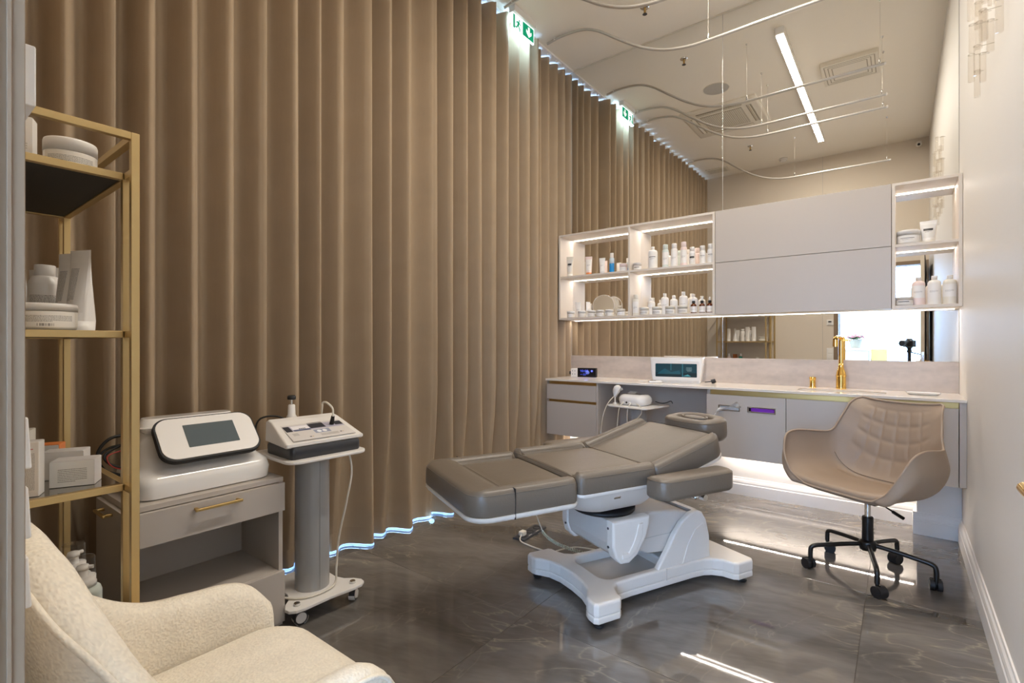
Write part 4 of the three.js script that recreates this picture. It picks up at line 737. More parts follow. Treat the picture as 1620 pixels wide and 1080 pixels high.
    const seam = (ix, y) => { const p = rr(w - 2 * ix, l - 2 * ix, r.map((q) => Math.max(0.004, q - ix)), 6).map(([x, z]) => [x, y, z]); return tube(p, 0.0016, 130, 5, true); };
    mesh('piping', seam(0.0045, t - 0.007), M.leather, c);
    for (const sx of [-1, 1]) for (const q of [0.0705, 0.0845]) { const x = sx * (w / 2 - q), z0 = o[1] ? -l / 2 + q * 2.1 : -l / 2 + 0.03, z1 = o[0] ? l / 2 - q * 2.1 : l / 2 - 0.03; mesh('stitching', straight([x, H(x, 0) + 0.0004, z0], [x, H(x, 0) + 0.0004, z1], 0.0011, 5), M.leather, c); }
    if (o[0]) for (const q of [0.0705, 0.0845]) { const z = l / 2 - q * 2.1, x = w / 2 - q; mesh('stitching', straight([-x, H(0, z) + 0.0004, z], [x, H(0, z) + 0.0004, z], 0.0011, 5), M.leather, c); }
    return c;
  };
  const foot = cushion('footrest', 0.62, 0.478, [0.085, 0.085, 0.03, 0.03], 0.564, 0.655, 0, [0, 0, 0.828], [1, 0]);
  for (const sx of [-1, 1]) mesh('footrest_joint', bx(sx * 0.25, sx * 0.3112, 0.545, 0.664, -0.0018, 0.0018, 0.001), M.rubber, foot, [0, 0.001, 0.058]);
  mesh('footrest_tray', loft([[0.540, 0.022, 0.03], [0.546, 0.006, 0.006], [0.557, -0.001, -0.001], [0.567, -0.001, -0.001]].map(([y, i, k]) => ringOf(rr(0.62 - 2 * i, 0.478 - 2 * k, [0.087, 0.087, 0.03, 0.03], 8), y)), { crease: 0.8 }), M.shell, foot);
  mesh('footrest_beam', loft([[0.505, 0.2, 0.2], [0.52, 0.3, 0.26], [0.541, 0.34, 0.3]].map(([y, w, l]) => ringOf(rr(w, l, 0.04, 5, 0, -0.08), y))), M.shell, foot);
  const seat = cushion('seat', 0.62, 0.428, [0.03, 0.03, 0.04, 0.04], 0.582, 0.667, 0, [0, 0, 0.372], [0, 0]);
  mesh('seat_tray', loft([[0.572, 0.03, 0.02], [0.577, 0.004, 0.004], [0.584, -0.001, -0.001], [0.594, -0.001, -0.001]].map(([y, i, k]) => ringOf(rr(0.62 - 2 * i, 0.428 - 2 * k, 0.03, 6), y)), { crease: 0.8 }), M.shell, seat);
  const back = cushion('backrest', 0.62, 0.47, [0.03, 0.03, 0.10, 0.10], 0.0, 0.098, 15 * Math.PI / 180, [0, 0.622, -0.078], [0, 0]);
  mesh('back_tray', loft([[-0.028, 0.06, 0.06], [-0.016, 0.012, 0.01], [-0.008, -0.001, -0.001], [0.004, -0.001, -0.001]].map(([y, i, k]) => ringOf(rr(0.62 - 2 * i, 0.47 - 2 * k, [0.03, 0.03, 0.1, 0.1], 8), y)), { crease: 0.8 }), M.shell, back);
  // headrest: bean shaped with a breathing hole plugged by a small cushion
  { const h = new THREE.Group(); h.name = 'headrest'; b.add(h); h.position.set(0.01, 0.728, -0.392); h.rotation.x = 4 * Math.PI / 180;
    const shape = (k) => Array.from({ length: 44 }, (_, i) => { const a = i / 44 * Math.PI * 2, c = Math.cos(a), s = Math.sin(a); return [(0.17 - k) * Math.sign(c) * Math.pow(Math.abs(c), 0.78), (0.132 - k) * Math.sign(s) * Math.pow(Math.abs(s), 0.82) - 0.03 * (1 - Math.pow(c, 2)) * (s < 0 ? 0 : 1) * 0.8]; });
    const rows = [[0.045, -0.034], [0.015, -0.026], [0.002, -0.01], [0, 0.012], [0, 0.064], [0.003, 0.076], [0.01, 0.084], [0.03, 0.0895], [0.055, 0.088], [0.062, 0.080], [0.066, 0.070]];
    mesh('pad', loft(rows.map(([k, y]) => ringOf(shape(k), y)), { crease: 1.1 }), M.leather, h);
    const hole = Array.from({ length: 28 }, (_, i) => { const a = i / 28 * Math.PI * 2; return [0.079 * Math.cos(a), 0.040 * Math.sin(a) - 0.004]; });
    mesh('hole_rim', tube(hole.map(([x, z]) => [x, 0.0862, z]), 0.006, 60, 8, true), M.leather, h);
    mesh('face_plug', loft([[0.072, 0.99], [0.082, 0.97], [0.088, 0.86], [0.091, 0.6], [0.0925, 0.25]].map(([y, k]) => ringOf(hole.map(([x, z]) => [x * k * 0.93, z * k * 0.93]), y)), { crease: 1.2 }), M.leather, h);
    mesh('piping', tube(shape(0.002).map(([x, z]) => [x, 0.075, z]), 0.0016, 100, 5, true), M.leather, h);
    mesh('neck_bar', [straight([-0.06, 0.0, 0.05], [-0.06, -0.03, 0.17], 0.008), straight([0.06, 0.0, 0.05], [0.06, -0.03, 0.17], 0.008)], M.chrome, h);
  }
  // armrests
  const arm = (sx) => {
    const a = new THREE.Group(); a.name = 'armrest'; b.add(a); a.position.set(sx * (sx > 0 ? 0.385 : 0.40), sx > 0 ? 0.553 : 0.572, sx > 0 ? 0.035 : 0.10); a.rotation.set(sx > 0 ? 0.0 : 0, 0, 0);
    const pts = (k) => { const o = []; const w = 0.058 - k, f = 0.228 - k; for (let i = 0; i <= 8; i++) { const t = -Math.PI / 2 + i / 8 * Math.PI; } return rr(2 * w, 2 * f, [0.05, 0.035, 0.035, 0.05].map((q) => Math.max(0.006, q - k * 0.8)), 7).map(([x, z]) => [sx * (x + 0.028 * Math.cos(z / 0.245 * 1.35) - 0.012), z]); };
    mesh('pad', loft([[0.01, 0], [0.001, 0.01], [0, 0.02], [0, 0.072], [0.003, 0.082], [0.012, 0.089], [0.03, 0.092], [0.045, 0.0925]].map(([k, y]) => { const q = pts(k); return ringOf(sx > 0 ? q : q.reverse(), y); }), { crease: 1.1 }), M.leather, a);
    mesh('piping', tube(pts(0.002).map(([x, z]) => [x, 0.081, z]), 0.0015, 90, 5, true), M.leather, a);
    mesh('pivot', [straight([-sx * 0.09, -0.02, -0.02], [sx * 0.005, -0.02, -0.02], 0.012), cyl(0.017, 0.017, 0.022, 18).translate(sx * 0.0, -0.012, -0.02)], M.chrome, a);
    mesh('pivot_knob', cyl(0.014, 0.014, 0.03, 16).rotateZ(Math.PI / 2), M.chrome, a, [sx * 0.01, -0.026, -0.06]);
  };
  arm(1); arm(-1);
}
// floor socket strip with plug and the bed's cables
{
  const s = thing('floor_socket', 'dark three-way floor socket strip between the curtain and the bed', 'socket', [-1.875, 0, -2.6], 0.06);
  mesh('plate', bx(-0.042, 0.042, 0, 0.012, -0.135, 0.135, 0.002), M.dark, s);
  for (const z of [-0.085, 0, 0.085]) mesh('socket_cup', lathe([[0.0, 0.0115], [0.019, 0.0115], [0.022, 0.0145], [0.025, 0.0145], [0.026, 0.012]], 22), M.rubber, s, [0, 0, z]);
  for (const z of [-0.042, 0.042]) mesh('marking', bx(0.028, 0.032, 0.0118, 0.0124, z - 0.018, z + 0.018, 0.0001), M.white, s);
}
{
  const c = thing('power_cable', 'white power cable from the floor socket to the bed base', 'cable');
  mesh('plug', rbox(0.036, 0.03, 0.045, 0.008), M.cable, c, [-1.873, 0.028, -2.52]);
  mesh('cord', tube([[-1.868, 0.026, -2.50], [-1.84, 0.012, -2.45], [-1.74, 0.006, -2.43], [-1.60, 0.006, -2.43], [-1.48, 0.006, -2.45], [-1.40, 0.006, -2.52], [-1.36, 0.006, -2.60]], 0.0042, 60), M.cable, c);
  const d = thing('spare_cable', 'white cable looped on the floor beside the bed base', 'cable');
  mesh('cord', tube([[-1.30, 0.006, -2.34], [-1.40, 0.006, -2.30], [-1.53, 0.006, -2.31], [-1.60, 0.006, -2.37], [-1.585, 0.006, -2.47], [-1.52, 0.014, -2.56], [-1.42, 0.006, -2.62], [-1.33, 0.006, -2.64]], 0.004, 60), M.cable, d);
  const e = thing('coiled_cable', 'pale green coiled hand control cable hanging under the footrest', 'cable');
  const A = new THREE.Vector3(-1.50, 0.30, -2.12), B = new THREE.Vector3(-1.55, 0.075, -2.36), C = new THREE.Vector3(-1.34, 0.02, -2.52), pts = [[-1.46, 0.52, -2.02], [-1.49, 0.38, -2.10], [-1.53, 0.2, -2.24]];
  mesh('lead', tube(pts, 0.0028, 20, 6), M.cable, e);
  const q = new THREE.QuadraticBezierCurve3(new THREE.Vector3(-1.53, 0.2, -2.24), B, C), coil = []; for (let i = 0; i <= 420; i++) { const t = i / 420, p = q.getPoint(t), a = t * 30 * Math.PI * 2; coil.push([p.x + 0.008 * Math.cos(a), Math.max(0.012, p.y) + 0.008 * Math.sin(a), p.z + 0.004 * Math.cos(a)]); }
  mesh('coil', tube(coil, 0.0025, 420, 5), mat('pale_green_cable', { color: srgb('#c3cabb'), roughness: 0.5 }), e);
}
// ================================================================ DESK CHAIR
{
  const c = thing('desk_chair', 'tan quilted leather desk chair with armrests on black five-star base', 'chair', [-0.136, 0, -3.26], -30 * Math.PI / 180);
  // facing local +z
  const centre = [[0, 0.452, 0.245], [0.12, 0.466, 0.215], [0.3, 0.462, 0.08], [0.45, 0.452, -0.06], [0.54, 0.468, -0.145], [0.62, 0.54, -0.195], [0.75, 0.67, -0.222], [0.9, 0.81, -0.25], [1, 0.893, -0.268]];      // t, y, z
  const rim = [[0, 0.185, 0.462, 0.25], [0.06, 0.25, 0.512, 0.262], [0.12, 0.298, 0.60, 0.25], [0.19, 0.326, 0.688, 0.205], [0.27, 0.33, 0.714, 0.135], [0.36, 0.322, 0.712, 0.05], [0.47, 0.306, 0.702, -0.05], [0.58, 0.284, 0.706, -0.13], [0.66, 0.266, 0.74, -0.18], [0.8, 0.242, 0.83, -0.235], [0.93, 0.222, 0.892, -0.26], [1, 0.195, 0.905, -0.268]];   // t, x, y, z
  const S = (u, v) => {
    const w = (u - 0.5) * 2, a = Math.abs(w), [cy, cz] = curveAt(centre, v), [rx, ry, rz] = curveAt(rim, v);
    const kb = smooth(0.5, 0.72, v);                         // 0 in the seat, 1 in the back
    const fx = lerp(1 - Math.pow(1 - a, 1.55), Math.pow(a, 0.92), kb), fy = Math.pow(a, lerp(3.4, 2.2, kb)), fz = Math.pow(a, lerp(2.2, 2.0, kb));
    return [Math.sign(w) * rx * fx, lerp(cy, ry, fy), lerp(cz, rz, fz) + kb * 0.05 * (a * a) * (1 - smooth(0.85, 1, v)) ];
  };
  const nrm = (u, v) => { const e = 0.004, A = S(Math.min(1, u + e), v), B = S(Math.max(0, u - e), v), C = S(u, Math.min(1, v + e)), D = S(u, Math.max(0, v - e)); const p = new THREE.Vector3(A[0] - B[0], A[1] - B[1], A[2] - B[2]), q = new THREE.Vector3(C[0] - D[0], C[1] - D[1], C[2] - D[2]); return p.cross(q).normalize(); };
  const quilt = (u, v) => { if (v < 0.56) return 0; const a = u * 8, b = (v - 0.56) / 0.44 * 4.6; const ga = Math.min(a % 1, 1 - (a % 1)), gb = Math.min(b % 1, 1 - (b % 1)); const inner = smooth(0.12, 0.2, u) * smooth(0.12, 0.2, 1 - u) * smooth(0.97, 0.92, v) * smooth(0.56, 0.62, v); return inner * (0.0072 * Math.min(1, Math.pow(Math.min(1, ga * 4) * Math.min(1, gb * 4), 0.5)) - 0.003); };
  const puff = (u, v) => (v < 0.54 ? 0.018 * smooth(0.0, 0.1, v) * smooth(0.54, 0.44, v) * smooth(0.1, 0.28, u) * smooth(0.1, 0.28, 1 - u) : 0);
  const NU = 110, NV = 120, th = 0.03;
  const inner = grid((u, v) => { const p = S(u, v), n = nrm(u, v), k = -0.001 + quilt(u, v) + puff(u, v); return [p[0] + n.x * k, p[1] + n.y * k, p[2] + n.z * k]; }, NU, NV);
  const outerF = (u, v) => { const p = S(u, v), n = nrm(u, v), t = th * smooth(0, 0.08, u) * smooth(0, 0.08, 1 - u) * smooth(0, 0.06, v) * smooth(0, 0.05, 1 - v) + 0.006; return [p[0] - n.x * t, p[1] - n.y * t, p[2] - n.z * t]; };
  const outer = grid(outerF, 60, 60);
  mesh('seat_shell', inner, M.tan, c); mesh('outer_shell', outer, M.tan, c);
  const loop = []; const K = 34;
  for (let i = 0; i <= K; i++) loop.push(S(0, i / K)); for (let i = 1; i <= K; i++) loop.push(S(i / K, 1)); for (let i = 1; i <= K; i++) loop.push(S(1, 1 - i / K)); for (let i = 1; i < K; i++) loop.push(S(1 - i / K, 0));
  mesh('piping', tube(loop, 0.0058, 260, 8, true), M.tan, c);
  const arc = []; for (let i = 0; i <= 20; i++) { const p = S(0.1 + 0.8 * i / 20, 0.545), n = nrm(0.1 + 0.8 * i / 20, 0.545); arc.push([p[0] + n.x * 0.004, p[1] + n.y * 0.004, p[2] + n.z * 0.004]); }
  mesh('seat_seam', tube(arc, 0.0025, 60, 6), M.tan, c);
  mesh('mounting_plate', rbox(0.2, 0.03, 0.2, 0.004), M.black, c, [0, 0.408, 0]);
  mesh('gas_piston', cyl(0.014, 0.014, 0.13, 20), M.chrome, c, [0, 0.345, 0]); mesh('column_cover', lathe([[0, 0.14], [0.026, 0.14], [0.026, 0.295], [0.024, 0.3], [0, 0.3]], 24), M.black, c);
  mesh('height_lever', [straight([0.05, 0.402, 0.02], [0.155, 0.375, 0.045], 0.004), tube([[0.15, 0.376, 0.044], [0.17, 0.371, 0.049], [0.205, 0.362, 0.056]], 0.0085, 10, 8)], M.black, c);
  mesh('hub', lathe([[0, 0.125], [0.036, 0.125], [0.04, 0.14], [0.04, 0.165], [0.03, 0.178], [0, 0.178]], 24), M.black, c);
  for (let k = 0; k < 5; k++) {
    const a = (-50 + 72 * k) * Math.PI / 180;
    const g = new THREE.Group(); g.name = 'star_leg'; c.add(g); g.rotation.y = a;
    mesh('leg_bar', tube([[0.02, 0.155, 0], [0.12, 0.146, 0], [0.22, 0.134, 0], [0.258, 0.128, 0], [0.275, 0.118, 0], [0.28, 0.095, 0], [0.28, 0.062, 0]], 0.0115, 40, 10), M.black, g);
    const cs = new THREE.Group(); cs.name = 'caster'; g.add(cs); cs.position.set(0.28, 0, 0); cs.rotation.y = 0.7 + k * 1.1;
    mesh('wheel', [cyl(0.027, 0.027, 0.019, 22).rotateX(Math.PI / 2).translate(0.012, 0.027, 0.015), cyl(0.027, 0.027, 0.019, 22).rotateX(Math.PI / 2).translate(0.012, 0.027, -0.015)], M.rubber, cs);
    mesh('caster_hood', new THREE.CylinderGeometry(0.03, 0.03, 0.044, 18, 1, false, -0.3, 2.6).rotateX(Math.PI / 2).rotateZ(0.5).translate(0.012, 0.027, 0), M.rubber, cs);
    mesh('stem', cyl(0.008, 0.008, 0.04, 10), M.black, cs, [0, 0.055, 0]);
  }
}
// ================================================================ BOUCLE ARMCHAIR
{
  const c = thing('armchair', 'cream boucle tub armchair in front of the gold shelf', 'armchair', [-1.176, 0, -0.46], Math.PI);
  // facing local +z, half width 0.36
  // outline of the wrap-around band, t from one arm front to the other
  const path = [[0, 0.245, 0.25], [0.1, 0.262, 0.16], [0.22, 0.264, 0.03], [0.32, 0.25, -0.11], [0.4, 0.195, -0.215], [0.46, 0.1, -0.255], [0.5, 0, -0.262]];   // t, x, z (centre line)
  const at = (t) => { const s = t > 0.5 ? 1 - t : t, [x, z] = curveAt(path, s); return [t > 0.5 ? -x : x, z]; };
  const topH = (t) => { const s = t > 0.5 ? 1 - t : t; return curveAt([[0, 0.47], [0.05, 0.525], [0.1, 0.552], [0.2, 0.565], [0.28, 0.585], [0.36, 0.68], [0.4, 0.785], [0.43, 0.85], [0.46, 0.893], [0.5, 0.91]], s)[0]; };
  const N = 96, rings = [];
  const lean = (t) => { const s = t > 0.5 ? 1 - t : t; return curveAt([[0, 0.02], [0.2, 0.025], [0.35, 0.038], [0.5, 0.045]], s)[0]; };
  for (let i = 0; i <= N; i++) {
    const t = i / N, [x, z] = at(t), [x1, z1] = at(Math.min(1, t + 0.01)), [x0, z0] = at(Math.max(0, t - 0.01));
    let nx = -(z1 - z0), nz = x1 - x0; const l = Math.hypot(nx, nz); nx /= l; nz /= l; if (nx * x + nz * z < 0) { nx = -nx; nz = -nz; }    // outward
    const H = topH(t), w = 0.037 * (0.8 + 0.2 * smooth(0, 0.06, Math.min(t, 1 - t))), ln = lean(t), y0 = 0.17;
    const prof = [[-w, y0], [-w, 0.36], [-w - 0.004, lerp(0.36, H, 0.5)], [-w, H - 0.05], [-w * 0.93, H - 0.024], [-w * 0.6, H - 0.006], [0, H], [w * 0.6, H - 0.004], [w * 0.93, H - 0.018], [w, H - 0.04], [w, lerp(0.2, H, 0.5)], [w * 0.9, 0.24], [w * 0.7, y0]];
    rings.push(prof.map(([o, y]) => { const k = ln * Math.pow(Math.max(0, (y - y0) / (H - y0)), 1.2); return [x + nx * (o + k), y, z + nz * (o + k)]; }));
  }
  mesh('wrap_back', loft(rings.map((r) => r.slice().reverse()), { crease: 1.3 }), M.boucle, c);
  const pipe = (j) => tube(Array.from({ length: 49 }, (_, i) => rings[i * 2][j]), 0.0055, 200, 8);
  mesh('piping', pipe(8), M.boucle, c);
  // front rolls of the arms
  mesh('seat_cushion', pad(0.455, 0.52, [0.12, 0.12, 0.1, 0.1], [[0.02, 0.02, 0.27], [0.002, 0.002, 0.29], [0, 0, 0.36], [0.0, 0, 0.405], [0.01, 0.012, 0.432], [0.04, 0.045, 0.45], [0.1, 0.11, 0.462], [0.18, 0.19, 0.466]], { seg: 8, crease: 1.3, cz: 0.03 }), M.boucle, c);
  mesh('seat_base', pad(0.47, 0.50, [0.12, 0.12, 0.1, 0.1], [[0.03, 0.03, 0.15], [0.0, 0.0, 0.165], [0, 0, 0.272]], { seg: 8, cz: 0.03 }), M.boucle, c);
  for (const [x, z] of [[0.18, 0.2], [-0.18, 0.2], [0.16, -0.16], [-0.16, -0.16]]) mesh('leg', lathe([[0, 0], [0.011, 0], [0.018, 0.16], [0, 0.16]], 16), M.black, c, [x, 0, z]);
}
// ================================================================ GOLD SHELF
const ET = { xa: -1.515, xb: -2.285, xai: -1.583, xbi: -2.217, zf: -0.408, zb: -0.125, levels: [0.10, 0.48, 0.859, 1.252, 1.657], top: 1.744 };
{
  const e = thing('gold_shelf', 'tall gold metal shelf rack with smoked mirror shelves in the corner', 'shelf');
  const s = 0.0088, { xa, xb, xai, xbi, zf, zb } = ET, post = (x, z, h) => bx(x - s, x + s, 0, h, z - s, z + s, 0.0012);
  for (const x of [xa, xb]) for (const z of [zf, zb]) mesh('outer_post', post(x, z, ET.top), M.brassFrame, e);
  for (const x of [xai, xbi]) for (const z of [zf, zb]) mesh('inner_post', post(x, z, ET.levels[4]), M.brassFrame, e);
  for (const z of [zf, zb]) mesh('top_rail', bx(xb + s, xa - s, ET.top - 2 * s, ET.top, z - s, z + s, 0.0012), M.brassFrame, e);
  for (const x of [xa, xb]) mesh('top_rail', bx(x - s, x + s, ET.top - 2 * s, ET.top, zf + s, zb - s, 0.0012), M.brassFrame, e);
  for (const y of ET.levels) {
    for (const z of [zf, zb]) mesh('shelf_rail', bx(xbi - s, xai + s, y - 2 * s, y, z - s, z + s, 0.0012), M.brassFrame, e);
    for (const x of [xai, xbi]) mesh('shelf_rail', bx(x - s, x + s, y - 2 * s, y, zf + s, zb - s, 0.0012), M.brassFrame, e);
    mesh('shelf_glass', bx(xbi + s, xai - s, y - 0.006, y - 0.0005, zf + s, zb - s, 0.0006), M.shelfGlass, e);
    mesh('shelf_board', bx(xbi + s, xai - s, y - 0.014, y - 0.0065, zf + s, zb - s, 0.0006), M.blackBoard, e);
    for (const z of [zf, zb]) for (const [a, b] of [[xa, xai], [xb, xbi]]) mesh('link', bx(Math.min(a, b) + s, Math.max(a, b) - s, y - 2 * s, y, z - s * 0.7, z + s * 0.7, 0.001), M.brassFrame, e);
  }
}
{ // goods on the gold shelf
  const [, y4, y3, y2, y1] = ET.levels.map((y) => y + 0.0002), q = 0.9;      // turned to the doorway
  product('jar', 'cosmetic_jar', 'large white jar with printed label on top of gold shelf', 'jar', [-1.72, y1, -0.325], 1.38, { r: 0.055, h: 0.088, print: 'jar', split: 0.62 });
  product('jar', 'cosmetic_jar', 'low white jar behind the large jar on top of gold shelf', 'jar', [-1.86, y1, -0.31], 1.38, { r: 0.05, h: 0.05, print: 'soft' });
  product('carton', 'cosmetic_carton', 'plain white carton on top of gold shelf', 'box', [-1.81, y1, -0.25], 1.2, { w: 0.04, h: 0.15, d: 0.04, print: 'soft' });
  product('jar', 'cosmetic_jar', 'large white jar with barcode label in front on second shelf', 'jar', [-1.650, y2, -0.267], 1.4, { r: 0.058, h: 0.064, print: 'jar', body: P.cream, split: 0.72 });
  product('tube', 'cosmetic_tube', 'white tube with long printed text and grey emblem leaning beside barcode jar', 'tube', [-1.760, y2, -0.353], 0.42, { r: 0.032, h: 0.212, print: 'tube', cap: 0.13, flat: 1.15 });
  product('tube', 'cosmetic_tube', 'white printed tube second from the shelf end on second shelf', 'tube', [-1.850, y2, -0.345], 0.42, { r: 0.032, h: 0.212, print: 'tube', cap: 0.13, flat: 1.15 });
  product('bottle', 'cosmetic_bottle', 'white capped bottle between tubes on second shelf', 'bottle', [-1.927, y2, -0.308], 1.4, { r: 0.037, h: 0.19, neck: 0.62, cap: 0.17, print: 'fine' });
  product('tube', 'cosmetic_tube', 'white tube behind the capped bottle on second shelf', 'tube', [-2.030, y2, -0.355], 1.0, { r: 0.03, h: 0.19, print: 'soft' });
  product('tube', 'cosmetic_tube', 'white tube seen edge-on beside tall bottle on second shelf', 'tube', [-2.010, y2, -0.269], 0.2, { r: 0.026, h: 0.17, print: 'soft' });
  product('bottle', 'cosmetic_bottle', 'tall white bottle beside edge-on tube on second shelf', 'bottle', [-1.850, y2, -0.221], 1.4, { r: 0.032, h: 0.2, neck: 0.62, cap: 0.14, print: 'fine' });
  product('tube', 'cosmetic_tube', 'white tube at curtain end of second shelf', 'tube', [-2.128, y2, -0.329], 0.6, { r: 0.029, h: 0.19, print: 'soft' });
  const orangeEdge = mat('carton_orange_edge', { color: srgb('#b9674a'), roughness: 0.5 });
  product('carton', 'cosmetic_carton', 'tall cream carton with orange edge on third shelf', 'box', [-1.635, y3, -0.231], 1.18, { w: 0.05, h: 0.128, d: 0.042, print: 'box', edge: orangeEdge });
  product('carton', 'cosmetic_carton', 'tall cream carton behind orange-edged carton on third shelf', 'box', [-1.737, y3, -0.228], 1.18, { w: 0.055, h: 0.145, d: 0.045, print: 'soft', body: P.cream });
  product('carton', 'cosmetic_carton', 'wide white carton with dark glossy top lying on third shelf', 'box', [-1.676, y3, -0.327], 1.12, { w: 0.09, h: 0.064, d: 0.06, print: 'boxWide', body: P.greyLid });
  product('carton', 'cosmetic_carton', 'grey flat carton behind wide white carton on third shelf', 'box', [-1.784, y3, -0.327], 1.12, { w: 0.09, h: 0.072, d: 0.06, print: 'soft', body: P.greyLid });
  product('carton', 'cosmetic_carton', 'small orange and white carton on third shelf behind grey carton', 'box', [-1.881, y3, -0.308], 1.12, { w: 0.06, h: 0.08, d: 0.05, print: 'soft', body: P.orange });
  product('bottle', 'cosmetic_bottle', 'teal bottle with white cap on third shelf', 'bottle', [-1.984, y3, -0.19], 0.4, { r: 0.026, h: 0.2, body: P.teal, print: 'soft' });
  product('carton', 'cosmetic_carton', 'copper coloured carton on third shelf', 'box', [-2.066, y3, -0.2], 0.4, { w: 0.045, h: 0.19, d: 0.045, print: 'soft', body: P.copper });
  product('bottle', 'cosmetic_bottle', 'pink bottle at curtain end of third shelf', 'bottle', [-2.154, y3, -0.21], 0.3, { r: 0.03, h: 0.2, body: P.pink, print: 'soft' });
  product('pump', 'pump_bottle', 'pale green pump bottle with clear cap by the post on fourth shelf', 'bottle', [-1.645, y4, -0.334], 1.3, { r: 0.039, h: 0.195 });
  product('pump', 'pump_bottle', 'pale green pump bottle with clear cap behind another on fourth shelf', 'bottle', [-1.742, y4, -0.334], 2.2, { r: 0.039, h: 0.205 });
  product('bottle', 'cosmetic_bottle', 'white wide-capped bottle on fourth shelf behind pump bottles', 'bottle', [-1.686, y4, -0.228], 1.2, { r: 0.034, h: 0.165, neck: 0.8, cap: 0.28, print: 'soft' });
  product('bottle', 'cosmetic_bottle', 'white wide-capped bottle deeper on fourth shelf', 'bottle', [-1.850, y4, -0.262], 1.2, { r: 0.036, h: 0.185, neck: 0.8, cap: 0.28, print: 'soft' });
}
// ================================================================ TROLLEY CABINET WITH ULTRASOUND DEVICE
{
  const t = thing('trolley_cabinet', 'greige low cabinet with drawer and open shelf next to the gold shelf', 'cabinet', [-2.12, 0, -0.832], Math.PI / 2);
  // local: x runs towards the doorway end (+x = -z?), front faces +z
  const W = 0.272, D = 0.36, H = 0.642;
  mesh('top_panel', bx(-W, W, H - 0.02, H, -D, 0.004, 0.0015), M.cabinet, t);
  for (const s of [-1, 1]) mesh('side_panel', bx(s * W, s * (W - 0.018), 0, H - 0.02, -D, -0.001), M.cabinet, t);
  mesh('back_panel', bx(-W + 0.018, W - 0.018, 0.02, H - 0.02, -D, -D + 0.01), M.cabinet, t);
  mesh('shelf_panel', bx(-W + 0.018, W - 0.018, 0.222, 0.24, -D + 0.01, 0.0), M.cabinet, t);
  mesh('lower_front', bx(-W, W, 0.02, 0.238, 0.0, 0.018, 0.0015), M.cabinet, t);
  mesh('bottom_panel', bx(-W + 0.018, W - 0.018, 0.0, 0.02, -D + 0.01, 0), M.cabinet, t);
  const dr = mesh('drawer', bx(-W, W, 0.498, H - 0.023, 0.0, 0.018, 0.0015), M.cabinet, t);
  const bar = (x0, x1, y, z) => merge([bx(x0, x1, y - 0.005, y + 0.005, z + 0.022, z + 0.032, 0.002), bx(x0 + 0.004, x0 + 0.016, y - 0.005, y + 0.005, z, z + 0.026, 0.002), bx(x1 - 0.016, x1 - 0.004, y - 0.005, y + 0.005, z, z + 0.026, 0.002)]);
  mesh('handle', bar(-0.085, 0.085, 0.595, 0.018), M.brass, dr);
  const endDoor = mesh('end_front', bx(-W - 0.016, -W, 0.03, H - 0.023, -D, 0.0, 0.0015), M.cabinet, t);
  mesh('handle', bar(-0.06, 0.06, 0.595, 0).rotateY(-Math.PI / 2).translate(-W - 0.016, 0, -0.2), M.brass, endDoor);
}
{
  const t = thing('ultrasound_device', 'glossy white cosmetic device with tilted tablet screen on low cabinet', 'device', [-2.12, 0.642, -0.836], Math.PI / 2);
  // local: +z to the room, x towards the doorway
  const rows = [[0.0, 0.47, 0.30, -0.19], [0.006, 0.485, 0.315, -0.19], [0.05, 0.492, 0.32, -0.19], [0.082, 0.478, 0.30, -0.195], [0.10, 0.44, 0.262, -0.21], [0.115, 0.42, 0.238, -0.22], [0.16, 0.40, 0.20, -0.238], [0.215, 0.375, 0.15, -0.26], [0.262, 0.345, 0.10, -0.28], [0.275, 0.33, 0.085, -0.285]];
  mesh('body', loft(rows.map(([y, w, l, z]) => ringOf(rr(w, l, [0.06, 0.06, 0.04, 0.04].map((k) => Math.min(k, l / 2 - 0.004)), 7, 0, z), y)), { crease: 0.75 }), M.gloss, t);
  const tb = new THREE.Group(); tb.name = 'tablet'; t.add(tb); tb.position.set(0.012, 0.2, -0.1); tb.rotation.set(-0.78, 0, 0);
  mesh('rim', front(rr(0.372, 0.208, 0.055, 8), 0.022, 0.004), M.rubber, tb); mesh('front_plate', front(rr(0.356, 0.192, 0.05, 8), 0.004, 0.001).translate(0, 0, 0.0125), M.white, tb);
  mesh('screen', front(rr(0.188, 0.108, 0.002, 2), 0.002, 0.0004).translate(0.008, 0.004, 0.0148), mat('grey_screen', { color: srgb('#5c666a'), roughness: 0.12 }), tb);
  mesh('probe_rest', loft([[0.225, 0.05, 0.05], [0.236, 0.075, 0.06], [0.246, 0.08, 0.062]].map(([y, w, l]) => ringOf(rr(w, l, 0.02, 5, -0.155, -0.215), y))), M.gloss, t);
  mesh('cables', [tube([[-0.225, 0.06, -0.26], [-0.29, 0.1, -0.27], [-0.305, 0.16, -0.28], [-0.27, 0.21, -0.28], [-0.2, 0.22, -0.285]], 0.006, 30, 7), tube([[-0.23, 0.03, -0.28], [-0.30, 0.06, -0.29], [-0.315, 0.12, -0.29], [-0.27, 0.17, -0.3], [-0.2, 0.18, -0.29]], 0.005, 30, 7), tube([[-0.225, 0.09, -0.24], [-0.275, 0.12, -0.25], [-0.29, 0.15, -0.26], [-0.2, 0.2, -0.27]], 0.005, 24, 7)], M.blackCable, t);
  mesh('red_lead', tube([[-0.225, 0.09, -0.22], [-0.275, 0.115, -0.225], [-0.285, 0.15, -0.24], [-0.21, 0.17, -0.25]], 0.0022, 24, 6), mat('red_lead', { color: srgb('#a32a22'), roughness: 0.5 }), t);
}
